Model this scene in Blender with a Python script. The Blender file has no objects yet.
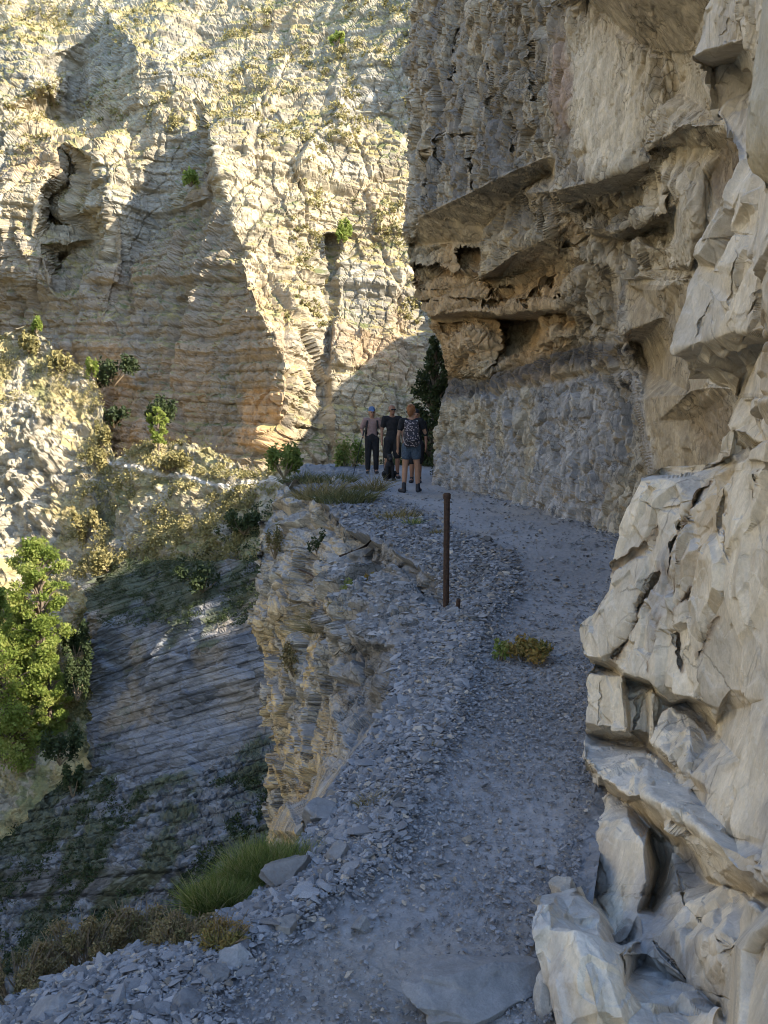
import bpy, bmesh, math, random, time
import numpy as np
from mathutils import Vector, Matrix
from mathutils.geometry import delaunay_2d_cdt

T0 = time.time()
random.seed(7)
RNG = np.random.default_rng(11)
scene = bpy.context.scene
COL = scene.collection
rad = math.radians

# ------------------------------------------------------------------ camera
F_PX, W_PX, H_PX = 850.0, 768, 1024
PITCH = math.atan(102.0 / F_PX)
CAM_Z = 1.6
cam_d = bpy.data.cameras.new('camera')
cam = bpy.data.objects.new('camera', cam_d)
COL.objects.link(cam)
cam.location = (0, 0, CAM_Z)
cam.rotation_euler = (math.pi / 2 - PITCH, 0, 0)
cam_d.sensor_fit = 'VERTICAL'
cam_d.sensor_height = 24.0
cam_d.lens = 24.0 * F_PX / H_PX
cam_d.clip_start = 0.05
cam_d.clip_end = 3000

scene.camera = cam

def rays(u, v):
    cx = (np.asarray(u, float) - W_PX / 2) / F_PX
    cy = (H_PX / 2 - np.asarray(v, float)) / F_PX
    return cx, math.cos(PITCH) + cy * math.sin(PITCH), -math.sin(PITCH) + cy * math.cos(PITCH)

def at(u, v, d):
    """the place in the gorge seen at photo position (u, v), d metres ahead"""
    x, y, z = rays(u, v)
    return Vector((float(x / y * d), float(d), float(CAM_Z + z / y * d)))

# ------------------------------------------------------------------ noise
def _hash(i, j, k, s):
    h = (i.astype(np.uint32) * np.uint32(374761393)) ^ (j.astype(np.uint32) * np.uint32(668265263)) ^ \
        (k.astype(np.uint32) * np.uint32(2147483647 - 58)) ^ np.uint32((s * 2246822519) & 0xffffffff)
    h = (h ^ (h >> np.uint32(15))) * np.uint32(2246822519)
    h = (h ^ (h >> np.uint32(13))) * np.uint32(3266489917)
    return h ^ (h >> np.uint32(16))

def _f(h):
    return (h & np.uint32(0xffffff)).astype(np.float32) / np.float32(16777216.0)

def _rot(h):
    return _f(h * np.uint32(1664525) + np.uint32(1013904223))

def vnoise(p, seed=0):
    p = np.asarray(p, np.float32)
    b = np.floor(p); f = p - b
    f = f * f * (3 - 2 * f)
    b = b.astype(np.int32)
    out = 0
    for dx in (0, 1):
        wx = f[:, 0] if dx else 1 - f[:, 0]
        for dy in (0, 1):
            wy = f[:, 1] if dy else 1 - f[:, 1]
            for dz in (0, 1):
                wz = f[:, 2] if dz else 1 - f[:, 2]
                out = out + wx * wy * wz * _f(_hash(b[:, 0] + dx, b[:, 1] + dy, b[:, 2] + dz, seed))
    return out * 2 - 1

def fbm(p, octv=4, seed=0, gain=0.5):
    p = np.asarray(p, np.float32)
    a, s, t = 1.0, 0, 0
    for o in range(octv):
        s = s + a * vnoise(p * (2.03 ** o) + 13.7 * o, seed + o)
        t += a; a *= gain
    return s / t

def worley(p, seed=0):
    """distances, offsets and hashes of the two nearest seeds"""
    p = np.asarray(p, np.float32)
    b = np.floor(p).astype(np.int32)
    n = len(p)
    f1 = np.full(n, 9.0, np.float32); f2 = np.full(n, 9.0, np.float32)
    v1 = np.zeros((n, 3), np.float32); v2 = np.zeros((n, 3), np.float32)
    i1 = np.zeros(n, np.uint32); i2 = np.zeros(n, np.uint32)
    for dx in (-1, 0, 1):
        for dy in (-1, 0, 1):
            for dz in (-1, 0, 1):
                h = _hash(b[:, 0] + dx, b[:, 1] + dy, b[:, 2] + dz, seed)
                h2 = h * np.uint32(1664525) + np.uint32(1013904223)
                h3 = h2 * np.uint32(1664525) + np.uint32(1013904223)
                c = np.stack([b[:, 0] + dx + .1 + .8 * _f(h >> np.uint32(3)),
                              b[:, 1] + dy + .1 + .8 * _f(h2 >> np.uint32(5)),
                              b[:, 2] + dz + .1 + .8 * _f(h3 >> np.uint32(7))], 1).astype(np.float32)
                dv = p - c
                d = np.sqrt((dv * dv).sum(1))
                m = d < f1
                m2 = (d < f2) & ~m
                f2 = np.where(m, f1, np.where(m2, d, f2))
                v2[m] = v1[m]; i2[m] = i1[m]
                v2[m2] = dv[m2]; i2[m2] = h3[m2]
                f1 = np.where(m, d, f1)
                v1[m] = dv[m]; i1[m] = h3[m]
    return f1, f2, v1, v2, i1, i2

def frame_of(bed, az=0.0):
    """orthonormal frame whose third axis is the bedding normal"""
    n = Vector(bed).normalized()
    a = Vector((math.cos(az), math.sin(az), 0)); a = (a - n * a.dot(n)).normalized()
    b = n.cross(a)
    return np.array([a, b, n], np.float32)

def blocks(p, fr, size, amp, tilt, crack, seed, cw=0.10, warp=0.25, wscale=0.8, bevel=0.16):
    """fractured rock: every cell its own offset and tilt, with open joints between"""
    q = (p @ fr.T) / np.asarray(size, np.float32)
    if warp:
        q = q + warp * np.stack([fbm(q * wscale, 2, seed + 50), fbm(q * wscale, 2, seed + 60), 0.6 * fbm(q * wscale, 2, seed + 70)], 1)
    f1, f2, v1, v2, i1, i2 = worley(q, seed)
    def level(hid, vec):
        r0 = _f(hid); r1 = _rot(hid); r2 = _rot(hid * np.uint32(747796405)); r3 = _rot(hid * np.uint32(277803737))
        return amp * (r0 * 2 - 1) + tilt * ((r1 * 2 - 1) * vec[:, 0] + (r2 * 2 - 1) * vec[:, 1] + (r3 * 2 - 1) * vec[:, 2]) * 1.3, r1
    ha, ra = level(i1, v1); hb, rb = level(i2, v2)
    e = f2 - f1
    w = .5 + .5 * np.clip(e / bevel, 0, 1)
    h = ha * w + hb * (1 - w)
    if crack:
        h = h - crack * np.exp(-(e / cw) ** 2)
    return h, ra, e

def strata(p, fr, thick, amp, seed, warp=0.6, wsc=0.12):
    """bedding layers, each set in or out and broken along its length"""
    q = p @ fr.T
    z = q[:, 2] / thick + warp * fbm(q * wsc / thick, 3, seed)
    i = np.floor(z); fz = z - i
    L = np.stack([np.floor(q[:, 0] / (thick * 9) + 7 * np.sin(i * 12.9)), np.zeros_like(i), i], 1).astype(np.int32)
    a = _f(_hash(L[:, 0], L[:, 1], L[:, 2], seed)); b = _f(_hash(L[:, 1], L[:, 1], L[:, 2], seed + 3))
    M = L.copy(); M[:, 2] += np.where(fz > .5, 1, -1)
    a2 = _f(_hash(M[:, 0], M[:, 1], M[:, 2], seed)); b2 = _f(_hash(M[:, 1], M[:, 1], M[:, 2], seed + 3))
    w = .5 + .5 * np.clip(np.minimum(fz, 1 - fz) / .14, 0, 1)
    h = amp * ((0.2 * a + 0.8 * b) * w + (0.2 * a2 + 0.8 * b2) * (1 - w)) * 2 - amp
    h = h - amp * 0.5 * np.exp(-(np.minimum(fz, 1 - fz) / 0.10) ** 2)
    return h, b

# ------------------------------------------------------------------ materials
def new_mat(name):
    m = bpy.data.materials.new(name); m.use_nodes = True
    nt = m.node_tree
    return m, nt, nt.nodes['Principled BSDF']

def N(nt, typ, **kw):
    n = nt.nodes.new(typ)
    for k, v in kw.items():
        setattr(n, k, v)
    return n

def rock_material(name, scale, bump=0.5, grain=0.35, rough=0.9, dist=0.02, streak=(1, 1, 1), joint=0.10, jdirt=0.0, jw=0.05, beds=None, cells=2.2, wob=1.3):
    """limestone: the mesh's own 'tint' colour broken up by grain, flecks and fine joints"""
    m, nt, bs = new_mat(name)
    tc = N(nt, 'ShaderNodeTexCoord')
    mp = N(nt, 'ShaderNodeMapping'); mp.inputs['Scale'].default_value = streak
    nt.links.new(tc.outputs['Object'], mp.inputs['Vector'])
    at_ = N(nt, 'ShaderNodeAttribute', attribute_name='tint')
    n1 = N(nt, 'ShaderNodeTexNoise'); n1.inputs['Scale'].default_value = scale; n1.inputs['Detail'].default_value = 9; n1.inputs['Roughness'].default_value = 0.65
    n2 = N(nt, 'ShaderNodeTexNoise'); n2.inputs['Scale'].default_value = scale * 7; n2.inputs['Detail'].default_value = 6; n2.inputs['Roughness'].default_value = 0.7
    vo = N(nt, 'ShaderNodeTexVoronoi', feature='DISTANCE_TO_EDGE'); vo.inputs['Scale'].default_value = scale * cells
    wn = N(nt, 'ShaderNodeMixRGB'); wn.blend_type = 'ADD'; wn.inputs['Fac'].default_value = 0.12 / max(scale, .01) * 4
    for n in (n1, n2):
        nt.links.new(mp.outputs['Vector'], n.inputs['Vector'])
    nt.links.new(mp.outputs['Vector'], wn.inputs['Color1']); nt.links.new(n1.outputs['Color'], wn.inputs['Color2'])
    nt.links.new(wn.outputs['Color'], vo.inputs['Vector'])
    r1 = N(nt, 'ShaderNodeMapRange'); r1.inputs['From Min'].default_value = .3; r1.inputs['From Max'].default_value = .7
    r1.inputs['To Min'].default_value = 1 - grain; r1.inputs['To Max'].default_value = 1 + grain
    r2 = N(nt, 'ShaderNodeMapRange'); r2.inputs['From Min'].default_value = .3; r2.inputs['From Max'].default_value = .7
    r2.inputs['To Min'].default_value = 1 - grain * .6; r2.inputs['To Max'].default_value = 1 + grain * .6
    nt.links.new(n1.outputs['Fac'], r1.inputs['Value']); nt.links.new(n2.outputs['Fac'], r2.inputs['Value'])
    mu = N(nt, 'ShaderNodeMath', operation='MULTIPLY'); nt.links.new(r1.outputs[0], mu.inputs[0]); nt.links.new(r2.outputs[0], mu.inputs[1])
    vm = N(nt, 'ShaderNodeVectorMath', operation='SCALE')
    nt.links.new(at_.outputs['Color'], vm.inputs[0]); nt.links.new(mu.outputs[0], vm.inputs['Scale'])
    nt.links.new(vm.outputs[0], bs.inputs['Base Color'])
    bs.inputs['Roughness'].default_value = rough
    bs.inputs['Specular IOR Level'].default_value = 0.25
    bed_h = None
    if beds:                                             # thin open bedding joints, dipping
        period, dirt, dip = beds
        sp = N(nt, 'ShaderNodeSeparateXYZ'); dt = N(nt, 'ShaderNodeVectorMath', operation='DOT_PRODUCT'); dt.inputs[1].default_value = Vector(dip).normalized()
        mb = N(nt, 'ShaderNodeCombineXYZ')
        nt.links.new(tc.outputs['Object'], sp.inputs[0]); nt.links.new(tc.outputs['Object'], dt.inputs[0])
        nt.links.new(sp.outputs['X'], mb.inputs['X']); nt.links.new(sp.outputs['Y'], mb.inputs['Y']); nt.links.new(dt.outputs['Value'], mb.inputs['Z'])
        wv = N(nt, 'ShaderNodeTexWave', wave_type='BANDS', bands_direction='Z', wave_profile='SAW')
        wv.inputs['Scale'].default_value = 0.31416 / period; wv.inputs['Distortion'].default_value = wob
        wv.inputs['Detail'].default_value = 4; wv.inputs['Detail Scale'].default_value = .22; wv.inputs['Detail Roughness'].default_value = .6
        nt.links.new(mb.outputs['Vector'], wv.inputs['Vector'])
        bed_h = N(nt, 'ShaderNodeMapRange'); bed_h.inputs['From Max'].default_value = .22
        nt.links.new(wv.outputs['Fac'], bed_h.inputs['Value'])
        bd = N(nt, 'ShaderNodeMapRange'); bd.inputs['To Min'].default_value = 1 - dirt
        nt.links.new(bed_h.outputs[0], bd.inputs['Value'])
        m4 = N(nt, 'ShaderNodeMath', operation='MULTIPLY'); nt.links.new(mu.outputs[0], m4.inputs[0]); nt.links.new(bd.outputs[0], m4.inputs[1])
        mu = m4; nt.links.new(mu.outputs[0], vm.inputs['Scale'])
    # relief
    cr = N(nt, 'ShaderNodeMapRange'); cr.inputs['From Min'].default_value = 0; cr.inputs['From Max'].default_value = jw
    nt.links.new(vo.outputs['Distance'], cr.inputs['Value'])
    # joints open only here and there
    mk = N(nt, 'ShaderNodeTexNoise'); mk.inputs['Scale'].default_value = scale * .45; mk.inputs['Detail'].default_value = 3
    nt.links.new(tc.outputs['Object'], mk.inputs['Vector'])
    mk2 = N(nt, 'ShaderNodeMapRange'); mk2.inputs['From Min'].default_value = .60; mk2.inputs['From Max'].default_value = .46
    nt.links.new(mk.outputs['Fac'], mk2.inputs['Value'])
    mx_ = N(nt, 'ShaderNodeMath', operation='MAXIMUM'); nt.links.new(cr.outputs[0], mx_.inputs[0]); nt.links.new(mk2.outputs[0], mx_.inputs[1])
    cr = mx_
    if jdirt:
        jd = N(nt, 'ShaderNodeMapRange'); jd.inputs['To Min'].default_value = 1 - jdirt; jd.inputs['To Max'].default_value = 1
        nt.links.new(cr.outputs[0], jd.inputs['Value'])
        m3 = N(nt, 'ShaderNodeMath', operation='MULTIPLY'); nt.links.new(mu.outputs[0], m3.inputs[0]); nt.links.new(jd.outputs[0], m3.inputs[1])
        nt.links.new(m3.outputs[0], vm.inputs['Scale'])
    a1 = N(nt, 'ShaderNodeMath', operation='MULTIPLY_ADD'); a1.inputs[1].default_value = 0.45
    nt.links.new(n2.outputs['Fac'], a1.inputs[0]); nt.links.new(n1.outputs['Fac'], a1.inputs[2])
    a2 = N(nt, 'ShaderNodeMath', operation='MULTIPLY_ADD'); a2.inputs[1].default_value = joint
    nt.links.new(cr.outputs[0], a2.inputs[0]); nt.links.new(a1.outputs[0], a2.inputs[2])
    if bed_h:
        a3 = N(nt, 'ShaderNodeMath', operation='MULTIPLY_ADD'); a3.inputs[1].default_value = .6
        nt.links.new(bed_h.outputs[0], a3.inputs[0]); nt.links.new(a2.outputs[0], a3.inputs[2]); a2 = a3
    bp = N(nt, 'ShaderNodeBump'); bp.inputs['Strength'].default_value = bump; bp.inputs['Distance'].default_value = dist
    nt.links.new(a2.outputs[0], bp.inputs['Height']); nt.links.new(bp.outputs[0], bs.inputs['Normal'])
    return m

def plain_material(name, col, rough=0.8, var=0.25, scale=20, bump=0.2, metal=0.0, dist=0.01):
    m, nt, bs = new_mat(name)
    tc = N(nt, 'ShaderNodeTexCoord')
    n1 = N(nt, 'ShaderNodeTexNoise'); n1.inputs['Scale'].default_value = scale; n1.inputs['Detail'].default_value = 5
    nt.links.new(tc.outputs['Object'], n1.inputs['Vector'])
    r1 = N(nt, 'ShaderNodeMapRange'); r1.inputs['From Min'].default_value = .3; r1.inputs['From Max'].default_value = .7
    r1.inputs['To Min'].default_value = 1 - var; r1.inputs['To Max'].default_value = 1 + var
    nt.links.new(n1.outputs['Fac'], r1.inputs['Value'])
    vm = N(nt, 'ShaderNodeVectorMath', operation='SCALE'); vm.inputs[0].default_value = col
    nt.links.new(r1.outputs[0], vm.inputs['Scale']); nt.links.new(vm.outputs[0], bs.inputs['Base Color'])
    bs.inputs['Roughness'].default_value = rough; bs.inputs['Metallic'].default_value = metal
    bs.inputs['Specular IOR Level'].default_value = 0.3
    if bump:
        bp = N(nt, 'ShaderNodeBump'); bp.inputs['Strength'].default_value = bump; bp.inputs['Distance'].default_value = dist
        nt.links.new(n1.outputs['Fac'], bp.inputs['Height']); nt.links.new(bp.outputs[0], bs.inputs['Normal'])
    return m

def leaf_material(name, cols, rough=0.6, trans=0.35):
    """leaves: colour varies from leaf to leaf, some light passes through"""
    m, nt, bs = new_mat(name)
    at_ = N(nt, 'ShaderNodeAttribute', attribute_name='leafrand')
    cr = N(nt, 'ShaderNodeValToRGB')
    el = cr.color_ramp.elements
    while len(el) < len(cols): el.new(0.5)
    for i, c in enumerate(cols):
        el[i].position = i / (len(cols) - 1); el[i].color = (*c, 1)
    nt.links.new(at_.outputs['Fac'], cr.inputs['Fac'])
    nt.links.new(cr.outputs[0], bs.inputs['Base Color'])
    bs.inputs['Roughness'].default_value = rough; bs.inputs['Specular IOR Level'].default_value = 0.2
    if trans:
        tr = N(nt, 'ShaderNodeBsdfTranslucent'); mx = N(nt, 'ShaderNodeMixShader'); mx.inputs[0].default_value = trans
        nt.links.new(cr.outputs[0], tr.inputs['Color'])
        nt.links.new(bs.outputs[0], mx.inputs[1]); nt.links.new(tr.outputs[0], mx.inputs[2])
        nt.links.new(mx.outputs[0], nt.nodes['Material Output'].inputs['Surface'])
    return m

# ------------------------------------------------------------------ mesh helpers
def np_mesh(name, verts, faces, mat, tint=None, smooth=False, attrs=None):
    """faces: (n,3) or (n,4) int array"""
    me = bpy.data.meshes.new(name)
    verts = np.asarray(verts, np.float32); faces = np.asarray(faces, np.int32)
    k = faces.shape[1]
    me.vertices.add(len(verts)); me.vertices.foreach_set('co', verts.ravel())
    me.loops.add(faces.size); me.loops.foreach_set('vertex_index', faces.ravel())
    me.polygons.add(len(faces)); me.polygons.foreach_set('loop_start', np.arange(0, faces.size, k, dtype=np.int32))
    me.polygons.foreach_set('use_smooth', np.full(len(faces), smooth))
    me.update(calc_edges=True)
    if tint is not None:
        a = me.attributes.new('tint', 'FLOAT_COLOR', 'POINT')
        c = np.ones((len(verts), 4), np.float32); c[:, :3] = tint
        a.data.foreach_set('color', c.ravel())
    for n_, arr in (attrs or {}).items():
        a = me.attributes.new(n_, 'FLOAT', 'POINT'); a.data.foreach_set('value', np.asarray(arr, np.float32))
    if mat: me.materials.append(mat)
    return me

def link(name, me, parent=None):
    o = bpy.data.objects.new(name, me); COL.objects.link(o)
    if parent: o.parent = parent
    return o

def tag(o, label=None, cat=None, group=None, kind=None):
    if label: o['label'] = label
    if cat: o['category'] = cat
    if group: o['group'] = group
    if kind: o['kind'] = kind
    return o

def empty(name, loc, rz=0.0):
    o = bpy.data.objects.new(name, None); COL.objects.link(o)
    o.location = loc; o.rotation_euler = (0, 0, rz); o.empty_display_size = 0.1
    return o

# ------------------------------------------------------------------ rock faces from a surveyed point net
class Net:
    """points (u, v, metres ahead) joined into a triangle net; lines are kept as creases"""
    def __init__(self): self.p = []; self.e = []
    def pts(self, *a): self.p += list(a); return self
    def line(self, *a):
        i = len(self.p); self.p += list(a)
        self.e += [(i + k, i + k + 1) for k in range(len(a) - 1)]; return self
    def inv(self, U, V):
        P = np.array(self.p, float)
        _, y, _ = rays(P[:, 0], P[:, 1])
        q = y / P[:, 2]
        co, ed, fc, ov, oe, of = delaunay_2d_cdt([Vector((a, b)) for a, b in P[:, :2]], self.e, [], 0, 0.01)
        C = np.array([(c.x, c.y) for c in co])
        Q = np.empty(len(C))
        for i, o in enumerate(ov):
            if o: Q[i] = q[o[0]]
            else:
                d = np.hypot(*(P[:, :2] - C[i]).T); w = 1 / (d + 1e-3) ** 3; Q[i] = (w * q).sum() / w.sum()
        out = np.full(U.shape, np.nan)
        uf, vf = U, V
        for t in fc:
            a, b, c = C[t[0]], C[t[1]], C[t[2]]
            det = (b[1] - c[1]) * (a[0] - c[0]) + (c[0] - b[0]) * (a[1] - c[1])
            if abs(det) < 1e-9: continue
            lo = np.minimum(np.minimum(a, b), c); hi = np.maximum(np.maximum(a, b), c)
            rows = np.where((vf.max(1) >= lo[1] - 1) & (vf.min(1) <= hi[1] + 1))[0]
            if not len(rows): continue
            r0, r1 = rows[0], rows[-1] + 1
            uu, vv = uf[r0:r1], vf[r0:r1]
            cols = np.where((uu.max(0) >= lo[0] - 1) & (uu.min(0) <= hi[0] + 1))[0]
            if not len(cols): continue
            c0, c1 = cols[0], cols[-1] + 1
            uu = uu[:, c0:c1]; vv = vv[:, c0:c1]
            w1 = ((b[1] - c[1]) * (uu - c[0]) + (c[0] - b[0]) * (vv - c[1])) / det
            w2 = ((c[1] - a[1]) * (uu - c[0]) + (a[0] - c[0]) * (vv - c[1])) / det
            w3 = 1 - w1 - w2
            m = (w1 >= -1e-6) & (w2 >= -1e-6) & (w3 >= -1e-6)
            val = w1 * Q[t[0]] + w2 * Q[t[1]] + w3 * Q[t[2]]
            sub = out[r0:r1, c0:c1]; sub[m] = val[m]
        bad = np.isnan(out)
        if bad.any():
            idx = np.argwhere(bad)
            for r, c in idx:
                d = np.hypot(C[:, 0] - U[r, c], C[:, 1] - V[r, c]); k = np.argsort(d)[:3]; w = 1 / (d[k] + 1e-3)
                out[r, c] = (w * Q[k]).sum() / w.sum()
        return out

def seg_dist(U, V, line):
    d = np.full(U.shape, 1e9); side = np.zeros(U.shape); tt = np.zeros(U.shape)
    n = len(line) - 1
    for k in range(n):
        a, b = np.array(line[k][:2], float), np.array(line[k + 1][:2], float)
        ab = b - a; L = (ab * ab).sum()
        t = np.clip(((U - a[0]) * ab[0] + (V - a[1]) * ab[1]) / L, 0, 1)
        e = np.hypot(U - a[0] - t * ab[0], V - a[1] - t * ab[1])
        m = e < d
        d = np.where(m, e, d); tt = np.where(m, (k + t) / n, tt)
    return d, tt

def smooth2(a, k):
    for _ in range(k):
        b = a.copy()
        b[1:-1] = (a[:-2] + 2 * a[1:-1] + a[2:]) / 4
        c = b.copy()
        c[:, 1:-1] = (b[:, :-2] + 2 * b[:, 1:-1] + b[:, 2:]) / 4
        a = c
    return a

def rock_face(name, net, edge, far, span, step, rough_fn, tint_fn, mat, mode='row', cracks=(), round_=1, thick=3.0, inward=0.5, jitter=0.0, nsm=28, boxes=(), lim=4.0):
    """edge: outline of the face [(v, u)...] (row) or [(u, v)...] (col); far: the opposite limit; the outline turns back and away to give the rock its thickness"""
    lo, hi = span
    r = np.arange(lo, hi + step, step)
    e = np.array(edge, float)
    eu = np.interp(r, e[:, 0], e[:, 1])
    if jitter:
        eu = eu + jitter * fbm(np.stack([r * 0.12, 0 * r + 3.3, 0 * r], 1), 4, 5)
    nc = int(max(abs(far - eu)) / step) + 1
    t = np.linspace(0, 1, nc)
    A = eu[:, None] + (far - eu)[:, None] * t[None, :]
    B = np.repeat(r[:, None], nc, 1)
    U, V = (A, B) if mode == 'row' else (B, A)
    q = net.inv(U, V)
    if round_: q = smooth2(q, round_)
    for line, wd, dep, *rest in cracks:
        fl = np.stack([U.ravel() * .09, V.ravel() * .09, 0 * U.ravel() + wd], 1)
        jx = (fbm(fl, 3, 301) * 5).reshape(U.shape); jw = (1 + .8 * fbm(fl * 1.7, 3, 302)).reshape(U.shape)
        d, tt = seg_dist(U + jx, V + .6 * jx, line)
        d = d / np.clip(jw, .35, 2)
        taper = np.sin(np.clip(tt, 0.02, 0.98) * math.pi) ** 0.5
        w = 1 / q + dep * np.exp(-(d / (wd * taper + 0.3)) ** 4) * taper
        q = 1 / w
    for u0, v0, u1, v1, dep in boxes:
        fl = np.stack([U.ravel() * .2, V.ravel() * .2, 0 * U.ravel() + dep * 9], 1)
        jx = (fbm(fl, 2, 311) * 3).reshape(U.shape)
        ins = sstep(np.minimum(np.minimum(U - u0, u1 - U), np.minimum(V - v0, v1 - V) * 1.3) + jx, -.4, 1.0)
        q = 1 / (1 / q + dep * ins)
    x, y, z = rays(U, V)
    w = 1 / q
    Pm = np.stack([x * w, y * w, CAM_Z + z * w], -1)
    sm = np.stack([smooth2(Pm[..., i], nsm) for i in range(3)], -1)
    du = np.gradient(sm, axis=1); dv = np.gradient(sm, axis=0)
    n = np.cross(du, dv); n /= (np.linalg.norm(n, axis=-1, keepdims=True) + 1e-9)
    view = Pm - np.array([0, 0, CAM_Z]); view /= np.linalg.norm(view, axis=-1, keepdims=True)
    if ((n * view).sum(-1) > 0).mean() > .5: n = -n
    n = n - 0.25 * view; n /= np.linalg.norm(n, axis=-1, keepdims=True)
    flat = Pm.reshape(-1, 3).astype(np.float32)
    h, info = rough_fn(flat, U.ravel(), V.ravel())
    st = np.maximum(np.linalg.norm(du, axis=-1), np.linalg.norm(dv, axis=-1)) / (w / F_PX * step)
    att = smooth2(np.clip((lim / st) ** 1.5, .03, 1.0), 6).reshape(-1)
    P2 = flat + n.reshape(-1, 3) * (h * att)[:, None]
    P2 = P2.reshape(Pm.shape)
    # normals of the finished surface, for where grass can settle
    du = np.gradient(P2, axis=1); dv = np.gradient(P2, axis=0)
    n2 = np.cross(du, dv); n2 /= (np.linalg.norm(n2, axis=-1, keepdims=True) + 1e-9)
    if ((n2 * view).sum(-1) > 0).mean() > .5: n2 = -n2
    tint = tint_fn(flat, U.ravel(), V.ravel(), n2.reshape(-1, 3), info).reshape(Pm.shape)
    # turn the outline back into the hill
    e0 = P2[:, :1]; vd = view[:, :1]
    if mode == 'row': inn = np.array([1.0, 0.3, 0.0]) * (1 if far > eu.mean() else -1)
    else: inn = np.array([0, 0.3, -1.0])
    sk = []
    for k in (1.0, 0.55, 0.28, 0.12, 0.03):
        sk.append(e0 + vd * thick * k + inn * inward * thick * k ** 1.5)
    P3 = np.concatenate(sk + [P2], 1); tint3 = np.concatenate([tint[:, :1]] * len(sk) + [tint], 1)
    nr, ncc = P3.shape[:2]
    idx = np.arange(nr * ncc).reshape(nr, ncc)
    fc = np.stack([idx[:-1, :-1], idx[1:, :-1], idx[1:, 1:], idx[:-1, 1:]], -1).reshape(-1, 4)
    if mode == 'col': fc = fc[:, ::-1]
    me = np_mesh(name, P3.reshape(-1, 3), fc, mat, tint3.reshape(-1, 3), smooth=False)
    o = link(name, me)
    print('%s %d verts %.1fs' % (name, len(me.vertices), time.time() - T0))
    return o, P2, (U, V)

def mixc(a, b, f):
    f = np.clip(np.asarray(f, np.float32), 0, 1)[:, None]
    return np.asarray(a, np.float32) * (1 - f) + np.asarray(b, np.float32) * f

def sstep(x, a, b):
    t = np.clip((x - a) / (b - a), 0, 1); return t * t * (3 - 2 * t)

def blob(U, V, u, v, ru, rv):
    return np.exp(-(((U - u) / ru) ** 2 + ((V - v) / rv) ** 2))
# ------------------------------------------------------------------ light
SUN_H = Vector((0.80, -0.30)).normalized()
SUN_EL = rad(32)
SUN = Vector((SUN_H.x * math.cos(SUN_EL), SUN_H.y * math.cos(SUN_EL), math.sin(SUN_EL)))
world = bpy.data.worlds.new('World'); scene.world = world; world.use_nodes = True
wt = world.node_tree
sky = wt.nodes.new('ShaderNodeTexSky'); sky.sky_type = 'NISHITA'; sky.sun_disc = False
sky.sun_elevation = SUN_EL; sky.sun_rotation = math.atan2(SUN.x, SUN.y)
sky.altitude = 900; sky.ozone_density = 1.6
wt.links.new(sky.outputs[0], wt.nodes['Background'].inputs[0])
wt.nodes['Background'].inputs[1].default_value = 0.15
sl = bpy.data.lights.new('sun', 'SUN'); sl.energy = 3.2; sl.angle = rad(0.5); sl.color = (1.0, 0.90, 0.74)
so = bpy.data.objects.new('sun', sl); COL.objects.link(so)
so.rotation_euler = SUN.to_track_quat('Z', 'Y').to_euler()
scene.view_settings.view_transform = 'Standard'; scene.view_settings.look = 'None'
scene.view_settings.exposure = 2.25
scene.view_settings.gamma = 1.0
scene.render.engine = 'CYCLES'
scene.cycles.max_bounces = 8; scene.cycles.diffuse_bounces = 5
scene.cycles.use_denoising = True
scene.cycles.filter_width = 1.05

# ------------------------------------------------------------------ far cliff across the gorge
R_FAR = rock_material('far_limestone', 0.9, bump=0.8, grain=0.30, dist=0.16, streak=(1, 1, 2.4), joint=0.25, jdirt=0.15, jw=0.06, beds=(1.6, .30, (.10, .05, 1)))
far = Net()
far.pts((-260,-260,175),(100,-260,170),(420,-260,150),(560,-260,150),(-260,0,150),(0,0,138),(100,0,134),(200,0,128),(300,0,122),(410,0,112),(560,0,108))
far.line((130,40,117),(134,80,114),(131,112,112)).line((93,36,132),(76,70,132),(70,114,129)).pts((50,80,122),(30,60,126))
far.pts((-260,100,135),(0,110,121),(200,95,111),(270,85,110),(330,80,109),(410,80,105),(560,80,104),(165,120,107))
far.line((207,128,99),(222,170,94.5),(228,200,92),(240,260,86),(258,310,81.5),(285,360,77.5),(288,388,76.5),(282,420,77),(265,455,77.5))
far.line((198,134,106),(163,213,105.5),(131,264,103.5))
far.pts((198,250,93.5),(215,200,98),(190,215,101.5))
far.pts((200,330,89),(150,330,95),(100,330,99),(60,345,103),(30,280,106),(5,205,108.5),(200,430,85),(150,390,92),(100,365,97),(240,400,81),(170,280,97))
far.line((97,157,105),(109,205,102),(119,262,100)).pts((60,258,115),(92,235,111.5))
far.line((75,166,118),(47,215,120)).line((40,188,108.5),(45,240,107),(58,300,105))
far.pts((150,150,106),(60,140,114),(0,150,116),(-100,180,125),(-260,200,130),(-100,350,115),(-260,350,125),(0,300,112),(0,420,110),(-260,600,110),(0,600,95))
far.pts((300,200,94),(300,300,85.5),(330,430,82),(300,440,80.5),(300,130,101),(350,200,97.5),(400,150,102),(430,250,97),(430,330,92),(440,420,86),(400,400,85),(440,480,83),(300,500,78),(560,250,96),(560,480,86),(560,600,80),(240,520,74),(300,600,72),(150,600,78))
far.line((342,235,95.5),(338,300,91),(334,390,84.5)).line((331,238,98),(329,300,92),(327,390,84.9)).line((324,235,95.2),(322,300,90.3),(320,390,84))
FB = frame_of((0.10, 0.05, 1.0))

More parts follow.
